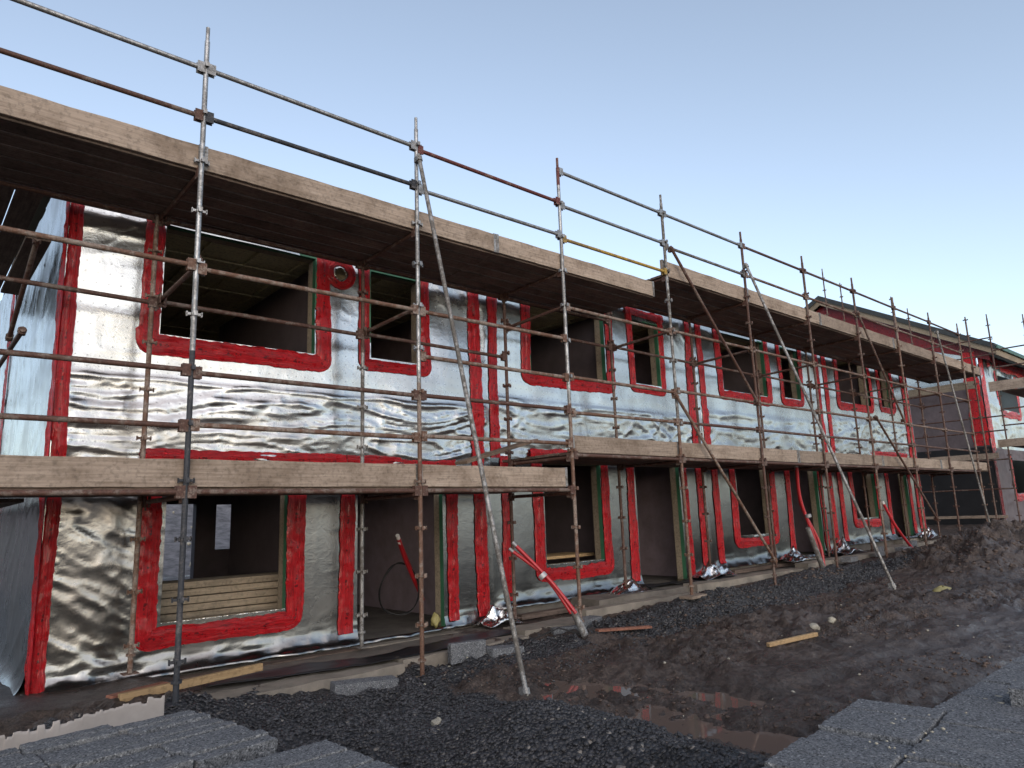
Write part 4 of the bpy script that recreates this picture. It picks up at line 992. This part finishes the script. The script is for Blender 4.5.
m = MB(); m.path([Vector(p)+Vector((0, .02*i/30, .01*math.sin(i))) for i, p in enumerate(pts)], .009, 6); tag(m.build('pipe_coil', 'hose_black', smooth=40), 'loose black pipe coil leaning inside the first doorway', 'pipe coil')
m = MB(); m.path([(6.6, 6.35, .12), (6.35, 6.5, .22), (6.1, 6.65, .12), (5.75, 6.75, .10), (5.5, 6.72, .1)], .010, 6); tag(m.build('cable', 'hose_black', smooth=40), 'thin black cable trailing left from the foot of the red ducts', 'cable')
# timber stack inside the first house
for j in range(5):
    for q in range(2):
        wood_board('stacked_plank', (3.1+rnd.uniform(-.07, .07), 8.85+q*.24+rnd.uniform(-.025, .025), .62-.085*j+.33), 1.9+rnd.uniform(-.2, .1), .22, .075, 'timber_frame', 'sawn plank stacked inside the first window, %s from the top, %s row' % (ORD[j], ['front', 'back'][q]), 'plank', 'planks stacked inside the first house')
for q in range(3): wood_board('stacked_plank', (8.6, 8.8+q*.24, .88), 1.7, .22, .05, 'board_yellow', 'sawn plank lying inside the window of the second house, %s from the window' % ORD[q], 'plank', 'planks inside the second house')
# small litter
def lump(name, c, s_, mat, seed, label, cat):
    n = 14; th = np.linspace(0, 2*math.pi, n*2); ph_ = np.linspace(0.02, math.pi-.02, n); T_, PH = np.meshgrid(th, ph_, indexing='ij')
    rr = 1+.28*vnoise(2+np.cos(T_)*1.7, 3+PH*1.4, seed); rr[-1] = rr[0]
    P = np.stack([c[0]+s_[0]*rr*np.sin(PH)*np.cos(T_), c[1]+s_[1]*rr*np.sin(PH)*np.sin(T_), c[2]+s_[2]*rr*np.cos(PH)], -1)
    me, _ = grid_mesh(name, P, mat, off=c); return tag(link(name, me, None, c), label, cat)
x, y = 12.75, 4.3; lump('yellow_bag', (x, y, gh(x, y)+.05), (.30, .10, .08), 'bag_yellow', 3, 'crushed yellow bag lying at the foot of the earth mound', 'bag')
x, y = 8.75, 4.45; lump('boulder', (x, y, gh(x, y)+.01), (.075, .06, .05), 'stone_pale', 5, 'pale round stone in the mud, left of a pair', 'stone')
x, y = 9.15, 4.42; lump('boulder', (x, y, gh(x, y)+.01), (.06, .05, .04), 'stone_pale', 6, 'smaller pale round stone in the mud, right of a pair', 'stone')
lump('sack', (5.72, 8.24, .24), (.06, .06, .09), 'bag_yellow', 7, 'small yellowish sack at the right foot of the first doorway', 'bag')
x, y = 3.3, 4.75; lump('boulder', (x, y, gh(x, y)+.01), (.05, .04, .03), 'stone_pale', 8, 'small pale stone on the black gravel heap', 'stone')

# rear quarry bank seen through the first house
xs = np.linspace(-60, 90, 120); vs_ = np.linspace(0, 1, 24); X, V = np.meshgrid(xs, vs_, indexing='ij')
P = np.stack([X, 24+V*14, .1+4.2*V+.6*fbm(X*.4, V*5, 4, 9)*V], -1); me, _ = grid_mesh('earth_bank', P, 'quarry_bank')
tag(link('earth_bank', me), 'dark earth bank behind the houses', 'bank', kind='structure')
p_ = np.array([(rs.uniform(2, 16), 24.2+v*10, .35+3.0*v) for v in rs.rand(120)]); tag(stone_mesh('bank_rubble', p_, rs.uniform(.05, .22, 120), 'stone_pale', 12), 'pale rubble on the dark bank behind the houses', 'rubble', kind='stuff')

# ------------------------------------------------------------------ sky, sun, camera
SUN_EL, SUN_AZ = 20.0, -116.0               # azimuth measured from +X, so the low sun is behind the camera
w = bpy.data.worlds.new('World'); scene.world = w; w.use_nodes = True; nt = w.node_tree; nt.nodes.clear()
sk = nt.nodes.new('ShaderNodeTexSky'); sk.sky_type = 'NISHITA'; sk.sun_disc = False; sk.sun_elevation = R(SUN_EL); sk.sun_rotation = R(90-SUN_AZ)
sk.altitude = 50; sk.air_density = 1.0; sk.dust_density = 1.0; sk.ozone_density = 3.0
bg = nt.nodes.new('ShaderNodeBackground'); bg.inputs[1].default_value = .15; ou = nt.nodes.new('ShaderNodeOutputWorld')
hs = nt.nodes.new('ShaderNodeHueSaturation'); hs.inputs['Saturation'].default_value = .64; hs.inputs['Hue'].default_value = .494; nt.links.new(sk.outputs[0], hs.inputs['Color']); nt.links.new(hs.outputs[0], bg.inputs[0]); nt.links.new(bg.outputs[0], ou.inputs[0])
sl = bpy.data.lights.new('sun', 'SUN'); sl.energy = .6; sl.angle = R(100); sl.color = (1., .66, .36)
so = bpy.data.objects.new('sun', sl); COL.objects.link(so)
d = Vector((math.cos(R(SUN_AZ))*math.cos(R(SUN_EL)), math.sin(R(SUN_AZ))*math.cos(R(SUN_EL)), math.sin(R(SUN_EL))))
so.rotation_euler = d.to_track_quat('Z', 'Y').to_euler(); so.location = d*50

cam = bpy.data.cameras.new('camera'); co = bpy.data.objects.new('camera', cam); COL.objects.link(co)
cam.sensor_fit = 'HORIZONTAL'; cam.sensor_width = 36.; cam.lens = 705./1024*36; cam.clip_end = 3000; cam.clip_start = .05
M_ = ((0.754221, -0.655656, -0.035570), (0.093775, 0.161172, -0.982461), (0.649890, 0.737657, 0.183043))
Mx = Matrix(M_)
rt, dn_, fw = Vector(Mx[0]), Vector(Mx[1]), Vector(Mx[2])
co.matrix_world = Matrix.Translation((0, 0, 1.6)) @ Matrix(((rt.x, -dn_.x, -fw.x), (rt.y, -dn_.y, -fw.y), (rt.z, -dn_.z, -fw.z))).to_4x4()
scene.camera = co
vs = scene.view_settings; vs.view_transform = 'Standard'; vs.look = 'None'; vs.gamma = 1; vs.exposure = 0.9; vs.use_curve_mapping = False
scene.cycles.max_bounces = 8
